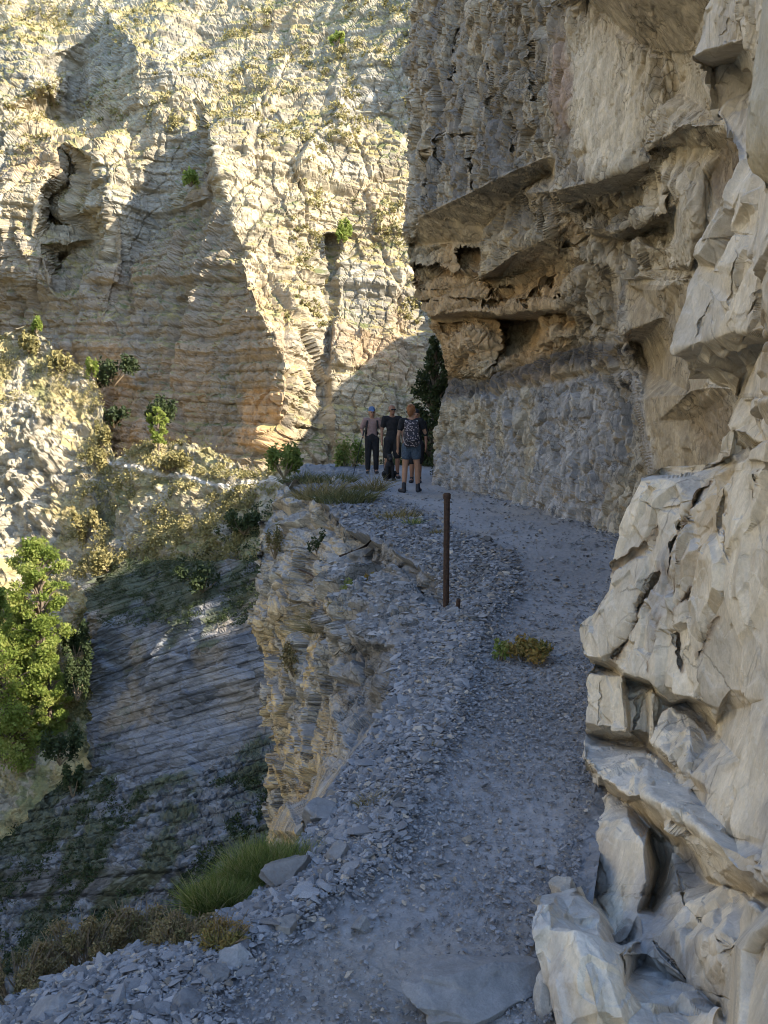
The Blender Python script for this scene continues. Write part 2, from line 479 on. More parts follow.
def far_rough(p, U, V):
    s1, b = strata(p, FB, 3.0, 0.50, 3)
    s2, _ = strata(p, FB, 1.0, 0.24, 5)
    h1, r1, _ = blocks(p, FB, (6, 6, 15), 0.85, 0.6, 0.5, 21, cw=.06, warp=.15)
    h2, r2, e2 = blocks(p, FB, (1.9, 1.9, 2.6), 0.26, 0.18, 0.26, 22, cw=.05, warp=.12, bevel=.10)
    h3, r3, e3 = blocks(p, FB, (0.75, 0.75, 0.8), 0.10, 0.10, 0.10, 23, cw=.08, warp=.12, bevel=.1)
    h4 = 1.2 * fbm(p * 0.07, 4, 9) + 1.4 * fbm(p * np.array([.17, .17, .035]), 3, 10)
    up = sstep(130 - V, 0, 110)
    return (1 - .45 * up) * (h1 + h2 + s1) + h3 + s2 + h4, (r1, r2, b, h4)

def veg_tint(c, p, n, f, seed, dry=(0.30, 0.235, 0.09), green=(0.115, 0.125, 0.040), sc=0.25):
    k = fbm(p * sc, 4, seed)
    gcol = mixc(dry, green, sstep(fbm(p * sc * 3, 3, seed + 4), 0.0, 0.35))
    m = sstep(n[:, 2] + 0.45 * k + f, 0.50, 0.80)
    return mixc(c, gcol, m * 0.9)

def far_tint(p, U, V, n, info):
    r1, r2, b, h4 = info
    c = mixc((0.345, 0.285, 0.19), (0.265, 0.24, 0.19), sstep(fbm(p * 0.08, 4, 31), -.25, .35))
    c = mixc(c, (0.20, 0.165, 0.115), sstep(fbm(p * np.array([.5, .5, .1]), 4, 37), .15, .5) * .6)
    c = c * (0.82 + 0.36 * r2)[:, None] * (0.9 + .2 * b)[:, None]
    ora = sstep(fbm(p * np.array([.09, .09, .05]), 3, 35), .10, .4) * .6
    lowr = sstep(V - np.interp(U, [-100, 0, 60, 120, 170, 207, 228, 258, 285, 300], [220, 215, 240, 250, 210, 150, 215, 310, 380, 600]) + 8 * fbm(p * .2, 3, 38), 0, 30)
    c = mixc(c, (0.25, 0.205, 0.15), lowr * .75)  # brown rock of the lower wall, darkened in colour to deepen its shade
    ora = np.maximum(ora, blob(U, V, 262, 350, 30, 60) * .8)
    c = mixc(c, (0.40, 0.27, 0.15), ora * (0.5 + .5 * r1))
    ob = sstep(np.minimum(np.minimum(U - 238, 283 - U), np.minimum(V - 386, 452 - V)) + 5 * fbm(p, 2, 3), -3, 5)
    c = mixc(c, (0.46, 0.29, 0.15), ob)
    c = veg_tint(c, p, n, -.05 + .12 * sstep(150 - V, 0, 150) + .08 * sstep(U, 200, 330) - .12 * (V > 330), 40)
    return c
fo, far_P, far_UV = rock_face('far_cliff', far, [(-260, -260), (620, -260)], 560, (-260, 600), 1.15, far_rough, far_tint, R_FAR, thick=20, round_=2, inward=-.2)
tag(fo, 'sunlit cream limestone cliff across the gorge, streaked with dry grass', 'cliff', kind='structure')

# ------------------------------------------------------------------ sunny scrub slope below it
mid = Net()
mid.pts((-260,310,100),(0,338,93),(30,325,91),(85,372,87),(103,420,80),(112,468,74),(150,446,71),(205,448,67),(262,470,62),(340,470,60),(0,420,84),(60,450,78),(0,520,74),(60,520,70),(110,540,66),(160,520,62.5),(250,500,58.5),(330,520,55),(0,600,66),(60,600,63),(100,600,60.5),(200,600,56),(340,600,46),(-260,600,70),(0,700,58),(60,700,56),(0,760,50),(100,760,47),(-260,800,46),(0,900,40),(340,760,42),(340,900,38),(-260,500,85),(-260,920,40),(150,900,41))
mid.line((112,470,74),(135,462,70),(175,458,67),(215,470,63.5),(262,476,61.3))
MB_ = frame_of((0.25, -0.15, 1.0))
def mid_rough(p, U, V):
    h1, r1, _ = blocks(p, MB_, (5, 5, 3), 0.7, 0.8, 0.25, 61)
    h2, r2, e2 = blocks(p, MB_, (1.4, 1.4, 1.0), 0.3, 0.4, 0.14, 62, bevel=.1)
    h3 = blocks(p, MB_, (.6, .6, .5), .14, .16, .08, 66, bevel=.12)[0] + 0.4 * fbm(p * 1.6, 4, 63) + 1.0 * fbm(p * .18, 3, 64)
    rk = sstep(blob(U, V, 10, 500, 60, 110) + .3 * fbm(p * .2, 3, 65), .25, .7)
    return (0.45 + .45 * rk) * h1 + (.5 + .5 * rk) * h2 + h3, (r1, r2, rk)
def mid_tint(p, U, V, n, info):
    r1, r2, rk = info
    c = mixc((0.39, 0.335, 0.235), (0.31, 0.275, 0.21), r2)
    m = sstep(fbm(p * .45, 4, 71) + .45 * n[:, 2] - .35 * rk, 0.02, .35)
    g = mixc((0.30, 0.24, 0.10), (0.15, 0.15, 0.05), sstep(fbm(p * .35, 3, 75), -.05, .4))
    c = mixc(c, g, m * .85)
    tr = sstep(2.8 - np.abs(V - np.interp(U, [110, 150, 190, 219, 255, 330], [463, 470, 477, 483, 479, 480])) , 0, 2) * (U > 108)
    return mixc(c, (0.52, 0.48, 0.42), tr * .9)
mo, mid_P, mid_UV = rock_face('scrub_slope', mid, [(-260,310),(0,338),(25,325),(45,340),(62,362),(85,372),(97,386),(104,424),(114,460),(150,445),(170,440),(205,447),(235,461),(262,470),(340,472)], 920, (-260, 340), 1.2, mid_rough, mid_tint, R_FAR, mode='col', jitter=3, thick=8, round_=2)
tag(mo, 'sunny scrub slope under the far cliff with a thin trail line', 'slope', kind='structure')

# ------------------------------------------------------------------ shaded grey buttress in the gorge
R_DOME = rock_material('gorge_limestone', 1.1, bump=0.9, grain=0.32, dist=0.12, streak=(.8, .8, 3.0), joint=0.25, jdirt=0.12, jw=0.05, beds=(.46, .55, (-.28, .30, 1)), wob=3.0)
dome = Net()
dome.pts((130,560,62),(84,590,59),(82,610,57.5),(150,590,56),(200,575,53.5),(270,540,50.5),(340,520,50),(88,700,53),(92,760,46),(150,650,49),(200,650,44),(270,640,43),(340,640,42),(150,720,44),(210,720,41),(270,720,40),(340,720,39),(105,790,40.5),(180,775,38),(270,770,36),(340,800,32),(40,820,42),(0,880,40),(100,870,34),(200,880,29),(340,900,26),(0,1000,30),(-260,950,42),(-260,1060,32),(200,1060,20),(340,1060,19))
dome.line((95,752,46),(130,776,40.5),(190,765,38.6),(235,740,39),(270,720,39.6))
DBd = frame_of((-0.28, 0.30, 1.0))
def dome_rough(p, U, V):
    s1, b = strata(p, DBd, 0.95, 0.14, 81, warp=.9)
    s2, b2 = strata(p, DBd, 0.36, 0.09, 82, warp=.7)
    h1, r1, _ = blocks(p, DBd, (3.5, 3.5, 1.6), 0.2, 0.24, 0.12, 83)
    h2, r2, _ = blocks(p, DBd, (0.9, 0.9, 0.30), 0.06, 0.06, 0.05, 84, bevel=.1)
    tal = sstep(V - np.interp(U, [-260, 60, 95, 130, 190, 235, 275, 340], [700, 740, 745, 778, 775, 745, 730, 720]) + 14 * fbm(p * .3, 3, 86), -6, 12)
    h3, r3, _ = blocks(p, DBd, (0.32, 0.32, 0.26), 0.12, 0.14, 0.08, 85, bevel=.1)
    cl = 1 - tal
    return cl * (s1 + s2 + h1) + h2 * (.4 + .6 * cl) + tal * (h3 + .5 * fbm(p * .35, 3, 87)), (r1, r2, b, b2, tal, r3)
def dome_tint(p, U, V, n, info):
    r1, r2, b, b2, tal, r3 = info
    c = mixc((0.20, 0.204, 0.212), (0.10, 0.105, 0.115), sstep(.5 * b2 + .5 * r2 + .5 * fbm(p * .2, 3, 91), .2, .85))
    c = mixc(c, (0.34, 0.27, 0.18), sstep(fbm(p * .25, 3, 92), .2, .5) * .5)
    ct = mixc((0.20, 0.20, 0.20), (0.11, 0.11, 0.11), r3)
    gv = sstep(fbm(p * .55, 4, 93) + .10 + .35 * blob(U, V, 40, 780, 70, 60), .05, .28)
    ct = mixc(ct, (0.075, 0.080, 0.040), gv * .85)
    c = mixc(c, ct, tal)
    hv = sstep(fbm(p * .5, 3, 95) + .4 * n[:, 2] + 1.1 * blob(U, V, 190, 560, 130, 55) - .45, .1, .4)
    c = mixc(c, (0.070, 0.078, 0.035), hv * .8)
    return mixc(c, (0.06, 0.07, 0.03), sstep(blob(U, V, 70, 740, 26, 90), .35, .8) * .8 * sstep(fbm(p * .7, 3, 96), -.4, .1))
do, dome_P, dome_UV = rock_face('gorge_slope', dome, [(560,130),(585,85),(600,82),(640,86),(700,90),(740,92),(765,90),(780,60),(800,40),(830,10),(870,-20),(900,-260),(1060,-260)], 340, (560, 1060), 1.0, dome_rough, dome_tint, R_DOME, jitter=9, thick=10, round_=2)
tag(do, 'grey layered rock face and rubble slope in shade below the trail', 'slope', kind='structure')

# ------------------------------------------------------------------ cliff under the trail
R_LEDGE = rock_material('ledge_limestone', 4, bump=0.7, grain=0.30, dist=0.04, streak=(1, 1, 1.7), joint=0.45, jdirt=0.5, jw=0.05, beds=(.33, .4, (.05, .02, 1)))
led = Net()
led.pts((288,484,17.6),(275,500,16.8),(262,530,16.4),(258,590,16),(251,625,15.6),(262,650,16),(258,715,15.4),(268,760,15.6),(268,830,15),(262,1000,14),(300,487,18.2),(330,487,19.5))
led.line((300,492,16.8),(332,508,13.9),(345,530,11.6),(377,543,10.5),(420,562,9.1),(447,588,7.85))
led.line((333,553,11.8),(380,567,10.4),(418,588,9.1),(441,606,8.0))
led.pts((330,565,11.4),(400,595,8.9),(430,625,7.0))
led.line((326,580,11.0),(330,608,9.6),(367,640,7.45),(398,634,7.0),(402,650,6.3),(393,702,4.85),(372,726,4.6),(350,755,4.15),(310,815,3.5),(298,832,3.4))
led.pts((300,540,14.6),(300,600,13.2),(300,660,12.5),(290,720,12.8),(285,800,12.6),(330,650,10.2),(330,700,9.4),(325,755,8.8),(308,800,8.5))
led.line((365,652,8.3),(362,690,7.4),(374,722,5.7),(345,758,5.4),(318,795,5.2),(303,822,4.6))
led.pts((280,474,17.9),(330,474,21),(470,474,26))
led.line((318,490,18.6),(352,511,14.8),(378,531,12.6),(420,545,11.2),(452,575,9.4),(468,598,8.6))
led.pts((300,850,5.4),(280,900,5),(290,1000,4),(470,620,7.9),(470,700,5.5),(470,830,3.9),(470,1000,2.9),(470,520,15),(470,487,22),(420,660,6.2),(420,740,4.5))
LB = frame_of((0.05, 0.02, 1.0), 0.5)
def led_rough(p, U, V):
    s1, b = strata(p, LB, 0.45, 0.035, 101, warp=.3)
    h1, r1, _ = blocks(p, LB, (0.75, 0.75, 0.55), 0.15, 0.07, 0.11, 102, cw=.06, warp=.10, bevel=.06)
    h2, r2, e2 = blocks(p, LB, (0.30, 0.30, 0.20), 0.040, 0.03, 0.03, 103, warp=.10, bevel=.07)
    h3, r3, _ = blocks(p, LB, (0.12, 0.12, 0.11), 0.012, 0.018, 0.010, 104, warp=.15, bevel=.12)
    dd = np.linalg.norm(p - np.array([0, 0, 1.6], np.float32), axis=1)
    g = sstep(dd, 5.0, 10.0)
    h4 = sstep(V, 600, 640) * 0.0
    return (.25 + .75 * g) * (h1 + s1) + (.5 + .5 * g) * h2 + h3 + 0.25 * g * fbm(p * .7, 3, 105), (r1, r2, r3, b)
def led_tint(p, U, V, n, info):
    r1, r2, r3, b = info
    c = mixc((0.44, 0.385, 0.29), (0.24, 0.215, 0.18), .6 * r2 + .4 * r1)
    warm = sstep(V, 560, 660) * sstep(345 - U, 0, 40)
    c = mixc(c, (0.52, 0.38, 0.19), (.30 + .65 * warm) * sstep(r1 + .5 * fbm(p, 3, 106), .2, .7))
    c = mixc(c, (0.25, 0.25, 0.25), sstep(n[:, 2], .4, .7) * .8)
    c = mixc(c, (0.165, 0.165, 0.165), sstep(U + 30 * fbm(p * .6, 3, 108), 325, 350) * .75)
    return mixc(c, (0.13, 0.12, 0.10), sstep(fbm(p * np.array([1.4, 1.4, .5]), 4, 107), .22, .5) * .5 * (1 - .8 * warm))
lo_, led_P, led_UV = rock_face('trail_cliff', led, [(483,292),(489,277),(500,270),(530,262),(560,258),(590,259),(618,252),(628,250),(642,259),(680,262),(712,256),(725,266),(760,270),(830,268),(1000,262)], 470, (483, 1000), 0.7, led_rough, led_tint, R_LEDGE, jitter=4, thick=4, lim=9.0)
tag(lo_, 'broken tan rock ledge dropping into the gorge below the trail', 'cliff', kind='structure')

# ------------------------------------------------------------------ overhanging cliff on the right of the trail
R_OVER = rock_material('overhang_limestone', 4, bump=0.65, grain=0.28, dist=0.04, streak=(1.3, 1.3, .8), joint=0.4, jdirt=0.5, jw=0.05, beds=(.45, .10, (.10, .12, 1)))
ov = Net()
ov.pts((414,-200,19.5),(412,0,18.8),(405,60,18.4),(413,120,18.2),(405,190,18),(405,240,17.9),(415,290,18.2),(430,318,18.5),(440,345,18.7),(450,380,19),(441,402,18.6),(434,440,18.4),(432,492,18),(432,540,17.5))
ov.line((412,216,17.2),(420,217,16.6),(467,194,14.2),(502,176,12.5),(546,158,11.0),(556,160,10.7))
ov.line((412,245,18.0),(417,244,17.8),(482,241,15.4),(486,227,15.1),(517,194,13.5),(551,174,11.9))
ov.line((410,262,17.6),(450,268,16.4),(478,272,15.2),(488,273,14.2),(520,251,12.9),(552,237,11.9))
ov.line((412,266,18.1),(450,272,17.0),(480,277,15.8),(500,277,15.4),(530,270,13.9),(560,263,12.7))
ov.line((418,317,17.9),(479,311,15.2),(500,313,14.2),(567,306,12.2))
ov.line((430,323,18.6),(480,319,16.1),(497,319,15.8),(538,318,14.2),(567,314,13.1))
ov.line((498,322,15.6),(497,348,15.4)).line((504,322,17.2),(506,345,16.8),(530,342,15.8),(538,322,15.6)).line((543,322,13.6),(540,345,13.7))
ov.pts((470,330,15.6),(488,372,15.4),(560,335,12.7),(445,345,17.4),(440,300,17.2),(500,295,14.9),(545,288,13.1))
ov.line((450,384,18.0),(490,378,15.8),(530,358,14.4),(565,345,13.0),(600,338,11.8),(640,345,10.3))
ov.line((443,404,17.6),(500,396,15.0),(550,377,13.3),(600,366,11.7),(650,370,10.1))
ov.line((432,492,18),(475,500,15.8),(520,511,13.6),(560,522,12.1),(600,537,10.8),(640,552,9.8),(700,575,8.6))
ov.pts((475,540,15.4),(520,550,13.3),(600,580,10.4),(640,600,9.5),(700,640,8.4),(470,450,16.3),(540,450,13.4),(600,450,11.3))
# smooth pale face
ov.line((553,-60,11.0),(553,0,10.8),(549,100,10.6),(556,158,10.5),(558,190,10.1)).line((586,0,9.6),(584,60,9.5),(583,100,9.4),(566,186,9.8)).pts((545,60,11.2))
ov.line((558,190,9.9),(600,180,8.75),(640,165,7.7),(650,160,7.5)).line((560,203,10.8),(600,197,9.7),(648,181,8.5))
ov.line((583,2,9.5),(640,42,8.0),(668,51,7.3),(690,49,6.7)).line((588,-8,8.6),(640,-50,5.9),(720,-20,5.2)).line((668,56,7.5),(660,110,7.3),(646,152,7.6)).pts((615,90,8.5),(630,140,8.0))
ov.pts((690,70,7.0),(705,110,6.4),(676,90,7.4),(680,130,6.8),(664,140,7.1))
ov.line((653,142,7.3),(680,128,6.4),(722,125,5.6)).line((655,150,7.9),(690,148,6.9),(722,150,6.2))
ov.line((656,160,7.7),(668,185,7.2),(664,212,7.4)).line((692,150,6.9),(683,190,6.5),(680,240,6.9),(668,250,7.6)).line((704,170,6.5),(695,220,6.4),(690,265,6.6)).pts((712,190,6.6),(708,235,6.5))
ov.pts((575,230,11.0),(600,215,10.2),(640,205,8.9))
ov.line((588,228,9.9),(618,231,9.0),(666,212,7.9)).line((590,236,10.3),(625,241,9.8),(668,226,8.6))
ov.pts((600,265,10.4),(640,290,9.1),(655,270,8.6))
ov.line((585,253,10.6),(610,262,9.9),(628,283,9.3)).line((590,262,11.0),(612,274,10.6))
ov.line((632,245,9.2),(645,290,8.7),(664,318,8.0)).line((658,290,7.9),(690,272,7.0))
ov.line((619,278,9.5),(624,330,9.2),(640,400,8.8),(655,480,8.3),(660,520,8.2)).line((614,278,10.5),(617,330,10.9),(632,400,10.4),(648,480,9.8),(652,520,9.7))
ov.pts((672,310,7.9),(690,400,7.35),(700,480,7.0),(660,420,8.1),(680,340,7.7))
ov.line((688,392,7.2),(710,388,6.7),(735,390,6.3)).line((690,420,7.6),(704,462,7.3),(726,462,7.0))
ov.pts((780,150,4.9),(790,400,5.5),(790,-200,4.2),(740,480,6.8),(790,640,7))
ov.pts((553,-200,11.2),(480,-200,14.5),(640,-200,5.6),(700,-100,5.0),(480,0,14.4),(480,100,14.0),(450,120,15.6),(520,60,12.4))
OB = frame_of((0.10, 0.12, 1.0), 0.9)
def in_poly(U, V, poly):
    ins = np.zeros(U.shape, bool); n = len(poly)
    for i in range(n):
        (x1, y1), (x2, y2) = poly[i], poly[(i + 1) % n]
        if y1 == y2: continue
        c = (y1 > V) != (y2 > V)
        ins ^= c & (U < (x2 - x1) * (V - y1) / (y2 - y1) + x1)
    return ins
ROOFS = [[(418,216),(467,194),(502,176),(546,157),(557,160),(553,174),(517,195),(486,228),(482,242),(416,246)], [(487,273),(520,250),(553,236),(562,263),(530,271),(500,278)], [(417,317),(479,311),(500,313),(568,306),(568,315),(538,319),(480,320),(430,324)],
         [(556,190),(600,180),(640,165),(651,160),(648,182),(600,198),(560,204)], [(583,-10),(640,-50),(720,-20),(692,50),(668,52),(640,43)], [(588,228),(618,231),(667,212),(668,227),(625,242),(590,237)]]
def roof_mask(U, V):
    m = np.zeros(U.shape, bool)
    for r_ in ROOFS: m |= in_poly(U, V, r_)
    return m.astype(np.float32)
def roof_edge(U, V):
    d = np.full(U.shape, 99.0)
    for r_ in ROOFS: d = np.minimum(d, seg_dist(U, V, r_ + r_[:1])[0])
    return np.exp(-(d / 2.0) ** 2)
SLOTS = [(456,246,482,272,.9), (488,283,514,298,.45), (529,292,564,301,.45), (543,278,555,288,.4), (482,300,505,307,.4), (413,263,440,267,.4), (418,288,450,291,.35), (440,322,462,333,.5), (432,139,444,162,.35), (438,133,468,138,.25),
         (452,298,478,301,.3), (515,300,528,308,.35), (420,300,446,303,.3), (560,243,590,247,.3), (470,150,476,190,.25), (508,110,512,150,.2), (424,150,429,200,.25), (488,60,492,110,.2), (450,30,454,80,.25), (530,40,534,100,.2)]
def ov_smooth(U, V, p):
    m = blob(U, V, 605, 95, 42, 85) * 1.5
    m = np.maximum(m, sstep(U - (619 + (V - 278) * .17), 0, 5) * (V > 280) * (V < 470))
    m = np.maximum(m, sstep(U + 20 * fbm(p * .8, 2, 3), 640, 690) * .85)
    return np.clip(m, 0, 1)
def ov_rough(p, U, V):
    sm = ov_smooth(U, V, p)
    s1, b = strata(p, OB, 0.42, 0.08, 121, warp=.4)
    h1, r1, _ = blocks(p, OB, (0.5, 0.5, 1.1), 0.075, 0.11, 0.06, 122, cw=.06, warp=.15, bevel=.09)
    h2, r2, e2 = blocks(p, OB, (0.18, 0.18, 0.40), 0.042, 0.075, 0.055, 123, warp=.15, bevel=.10)
    h3, r3, _ = blocks(p, OB, (0.10, 0.10, 0.17), 0.014, 0.032, 0.010, 124, warp=.15, bevel=.12)
    low = sstep(V - np.interp(U, [430, 560, 650], [400, 375, 360]), 0, 10) * (1 - sm)
    h4, r4, _ = blocks(p, OB, (0.24, 0.24, 0.5), 0.05, 0.07, 0.04, 125, warp=.6, bevel=.1)
    h5 = .012 * fbm(p * 14, 3, 126)
    k = (1 - .85 * sm)
    rf = (1 - .8 * roof_mask(U, V)) * (1 - .5 * roof_edge(U, V))
    pocket = sstep(V, 215, 245) * sstep(395 - V, 0, 20) * sstep(590 - U, 0, 20)
    return rf * k * ((1 - .7 * low) * h1 * (1 - .5 * pocket) + s1 * (.6 + .9 * pocket) * (1 - .9 * low) + h2 * (1 - .3 * low)) + rf * (1 - .92 * sm) * h3 + low * h4 + h5 + .05 * fbm(p * 1.1, 3, 127), (r1, r2, r3, b, sm, low, pocket)
def ov_tint(p, U, V, n, info):
    r1, r2, r3, b, sm, low, pocket = info
    st = fbm(p * np.array([1.3, 1.3, .35]), 4, 131)
    c = mixc((0.40, 0.345, 0.255), (0.205, 0.185, 0.155), sstep(.6 * r2 + .3 * r1 + .4 * st, .15, .85))
    c = mixc(c, (0.15, 0.14, 0.13), sstep(st, .12, .42) * .65 * (V < 230))
    pale = blob(U, V, 608, 95, 45, 95)
    c = mixc(c, (0.56, 0.49, 0.37), sstep(pale, .25, .6))
    c = mixc(c, (0.33, 0.25, 0.19), sstep(blob(U, V, 560, 90, 16, 80) + .25 * st, .45, .8))
    c = mixc(c, (0.55, 0.48, 0.36), sstep(U, 625, 665) * .85)
    tp = sstep(U - (622 + (V - 278) * .17), 0, 6) * (V > 285) * (V < 475) * (U < 705)
    c = mixc(c, (0.37, 0.30, 0.20), tp * .9)
    c = mixc(c, (0.36, 0.285, 0.17), pocket * .5)
    c = mixc(c, (0.43, 0.27, 0.12), pocket * sstep(fbm(p * .9, 3, 133) + .6 * blob(U, V, 500, 325, 75, 60) + .45 * blob(U, V, 450, 330, 40, 60), .10, .55) * .6)
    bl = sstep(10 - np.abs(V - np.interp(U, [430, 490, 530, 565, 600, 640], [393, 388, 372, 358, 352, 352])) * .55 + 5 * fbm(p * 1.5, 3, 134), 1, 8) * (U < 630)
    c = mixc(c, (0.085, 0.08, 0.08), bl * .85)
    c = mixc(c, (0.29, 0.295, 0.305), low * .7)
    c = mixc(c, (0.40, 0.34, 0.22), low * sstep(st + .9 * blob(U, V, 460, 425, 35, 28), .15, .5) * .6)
    c = mixc(c, (0.28, 0.215, 0.14), sstep(blob(U, V, 712, 425, 24, 40), .3, .7) * .8)
    c = mixc(c, (0.25, 0.20, 0.15), sstep(blob(U, V, 728, 170, 18, 50), .35, .7) * .8)
    c = mixc(c, (0.37, 0.285, 0.175), np.maximum(sstep(-n[:, 2], .3, .6), roof_mask(U, V)) * .6)
    return c * (.86 + .28 * r3)[:, None]
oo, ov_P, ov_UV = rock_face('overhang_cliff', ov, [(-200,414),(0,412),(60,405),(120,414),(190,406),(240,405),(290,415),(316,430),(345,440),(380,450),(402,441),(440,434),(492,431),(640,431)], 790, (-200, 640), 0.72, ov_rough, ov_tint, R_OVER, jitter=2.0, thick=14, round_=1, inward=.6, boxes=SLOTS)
tag(oo, 'grey overhanging cliff with an orange hollow above the trail', 'cliff', kind='structure')

# ------------------------------------------------------------------ near cliff, pale broken limestone
R_NEAR = rock_material('pale_limestone', 9, bump=0.9, grain=0.20, dist=0.014, streak=(1.3, 1.3, .75), joint=0.30, jdirt=0.28, jw=0.018, cells=.42)
nr = Net()
nr.line((692,58,4.0),(703,10,4.0),(710,0,3.95),(705,-250,4.0)).pts((755,5,3.1),(747,40,3.3),(800,0,2.4),(850,-250,1.8),(850,0,1.8),(735,20,3.4))
nr.line((692,58,4.0),(718,50,3.65),(747,40,3.3)).line((712,68,4.4),(735,62,4.3),(747,80,4.0)).pts((720,110,4.2))
nr.pts((745,100,3.7),(744,150,3.4),(800,100,2.3))
nr.line((743,163,3.2),(720,205,3.2),(690,275,3.2),(675,351,3.2)).pts((768,172,2.6),(735,300,2.72),(715,300,2.85),(768,250,2.4),(850,300,1.8),(850,200,1.8))
nr.line((675,351,3.2),(705,340,2.98),(735,330,2.72),(768,334,2.42)).line((690,372,3.75),(705,392,3.7),(735,396,3.4),(747,368,3.05),(768,346,2.75))
nr.line((768,347,2.5),(742,398,2.92),(728,430,2.88),(722,460,2.88)).line((764,345,2.8),(736,400,3.6),(715,462,3.6)).pts((768,400,2.4),(850,400,1.8))
nr.line((640,478,3.55),(668,479,3.4),(700,479,3.25),(745,457,2.78),(768,448,2.5),(850,430,1.85)).line((660,474,4.0),(705,470,3.6),(745,450,2.95),(768,442,2.6))
nr.pts((632,500,3.55),(615,540,3.6),(606,590,3.6),(590,615,3.65),(580,626,3.75),(583,650,3.7))
nr.pts((650,560,3.3),(680,640,3.05),(720,560,2.75),(768,560,2.35),(768,700,2.3),(730,690,2.62),(850,560,1.85),(850,700,1.8),(700,500,3.08),(640,640,3.3),(630,600,3.4))
nr.line((583,652,3.65),(600,657,3.55),(617,666,3.45),(624,673,3.3),(654,680,3.15),(689,697,2.95),(719,708,2.72))
nr.line((596,664,3.95),(613,671,3.9)).line((626,679,3.8),(652,686,3.6),(664,705,3.45)).line((686,702,3.4),(714,730,3.1),(722,714,2.9))
nr.line((587,676,3.75),(622,676,3.5),(625,700,3.45),(628,730,3.42)).line((586,722,3.7),(605,728,3.6),(628,732,3.42)).line((630,700,3.56),(631,732,3.56)).line((645,692,3.56),(648,735,3.54)).line((653,695,3.2),(652,738,3.25))
nr.line((652,738,3.25),(690,775,2.95),(720,795,2.75),(742,832,2.55),(768,845,2.3)).pts((690,730,3.0),(740,760,2.55),(768,790,2.33),(850,800,1.8))
nr.line((585,733,3.9),(605,740,3.95),(645,746,3.8),(670,768,3.35))
nr.line((583,757,3.6),(600,775,3.42),(630,795,3.12),(650,797,2.95),(690,820,2.68),(740,862,2.32),(768,872,2.18),(850,880,1.7)).line((590,748,3.75),(610,747,3.75),(648,752,3.5),(690,790,3.1),(735,840,2.68))
nr.pts((594,796,3.85),(612,808,3.6),(600,835,3.45))
nr.line((607,790,3.72),(627,803,3.62),(650,828,3.5),(680,845,3.25),(700,880,3.05),(740,892,2.6),(768,905,2.4),(850,930,1.8))
nr.pts((574,790,4.0),(577,830,3.95),(588,815,3.9),(590,772,3.8))
nr.line((583,856,3.6),(606,825,3.4),(628,822,3.25),(645,845,3.05),(648,882,2.95),(638,912,2.92),(622,943,2.92),(598,905,3.25),(583,862,3.58))
nr.line((652,842,3.65),(660,868,3.6),(650,905,3.3)).line((676,852,3.3),(672,890,3.0),(655,915,2.92))
nr.line((655,915,2.92),(640,935,2.8),(645,955,2.72),(668,968,2.6),(700,985,2.45),(722,1002,2.35)).pts((690,905,2.72),(700,940,2.52),(670,930,2.68),(735,925,2.4)).line((640,962,2.78),(668,975,2.66),(700,992,2.5),(722,1010,2.4))
nr.line((538,896,2.8),(556,895,2.85),(575,893,2.9),(600,915,2.78),(625,946,2.62)).line((537,905,2.6),(550,930,2.48),(575,935,2.42),(600,940,2.42),(624,952,2.42)).line((550,905,2.58),(565,912,2.62),(573,928,2.52))
nr.pts((532,931,2.5),(543,987,2.42),(551,1024,2.36),(600,1024,2.2),(623,987,2.32),(590,980,2.27),(625,1024,2.25),(628,985,2.45),(680,1010,2.3),(640,1010,2.3))
nr.line((768,918,1.62),(752,930,1.7),(738,948,1.76),(735,1024,1.66),(735,1080,1.6)).line((764,914,2.1),(735,944,2.25),(729,1024,2.15),(729,1080,2.05)).pts((850,1000,1.3),(850,1250,1.2),(560,1250,1.9),(700,1250,1.6),(850,900,1.65))
NB = frame_of((0.2, 0.15, 1.0), 0.3)
CR = [
 ([(601,592),(606,574),(622,560),(640,550),(658,528)], 3.0, .07), ([(658,572),(648,592),(640,605),(630,632),(612,660)], 3.4, .13),
 ([(706,480),(692,505),(682,540),(676,575),(674,592)], 1.3, .10), ([(700,488),(686,515),(672,545),(668,575)], 1.2, .10), ([(688,592),(680,600),(677,615),(679,650),(681,672)], 1.2, .10), ([(664,617),(657,640),(652,672)], 1.5, .11), ([(675,610),(688,597),(692,590)], 1.6, .10),
 ([(715,618),(706,640),(700,655)], 2.4, .07), ([(640,500),(660,510),(690,500)], .8, .02), ([(727,490),(722,520),(728,560)], 3.5, .06), ([(763,470),(757,500)], 2, .05),
 ([(760,290),(748,320),(742,340)], 1.3, .05), ([(745,232),(720,240),(700,250)], 1.0, .04), ([(706,300),(702,320),(694,345)], .9, .03), ([(735,245),(731,290),(728,315)], .8, .02),
 ([(680,872),(685,905),(705,925),(728,948)], 1.0, .05), ([(703,955),(718,957),(738,945)], .9, .05), ([(625,935),(626,980)], .9, .05), ([(650,940),(690,980),(730,1000)], 1.2, .05),
 ([(597,725),(600,700),(603,680)], .7, .02), ([(640,690),(636,730)], 1.2, .06), ([(712,35),(722,25),(731,8)], 1.2, .03)]
nr.p = [(u, v, d * (1 - .16 * float(sstep(np.float64(v), 700, 860)))) for u, v, d in nr.p]
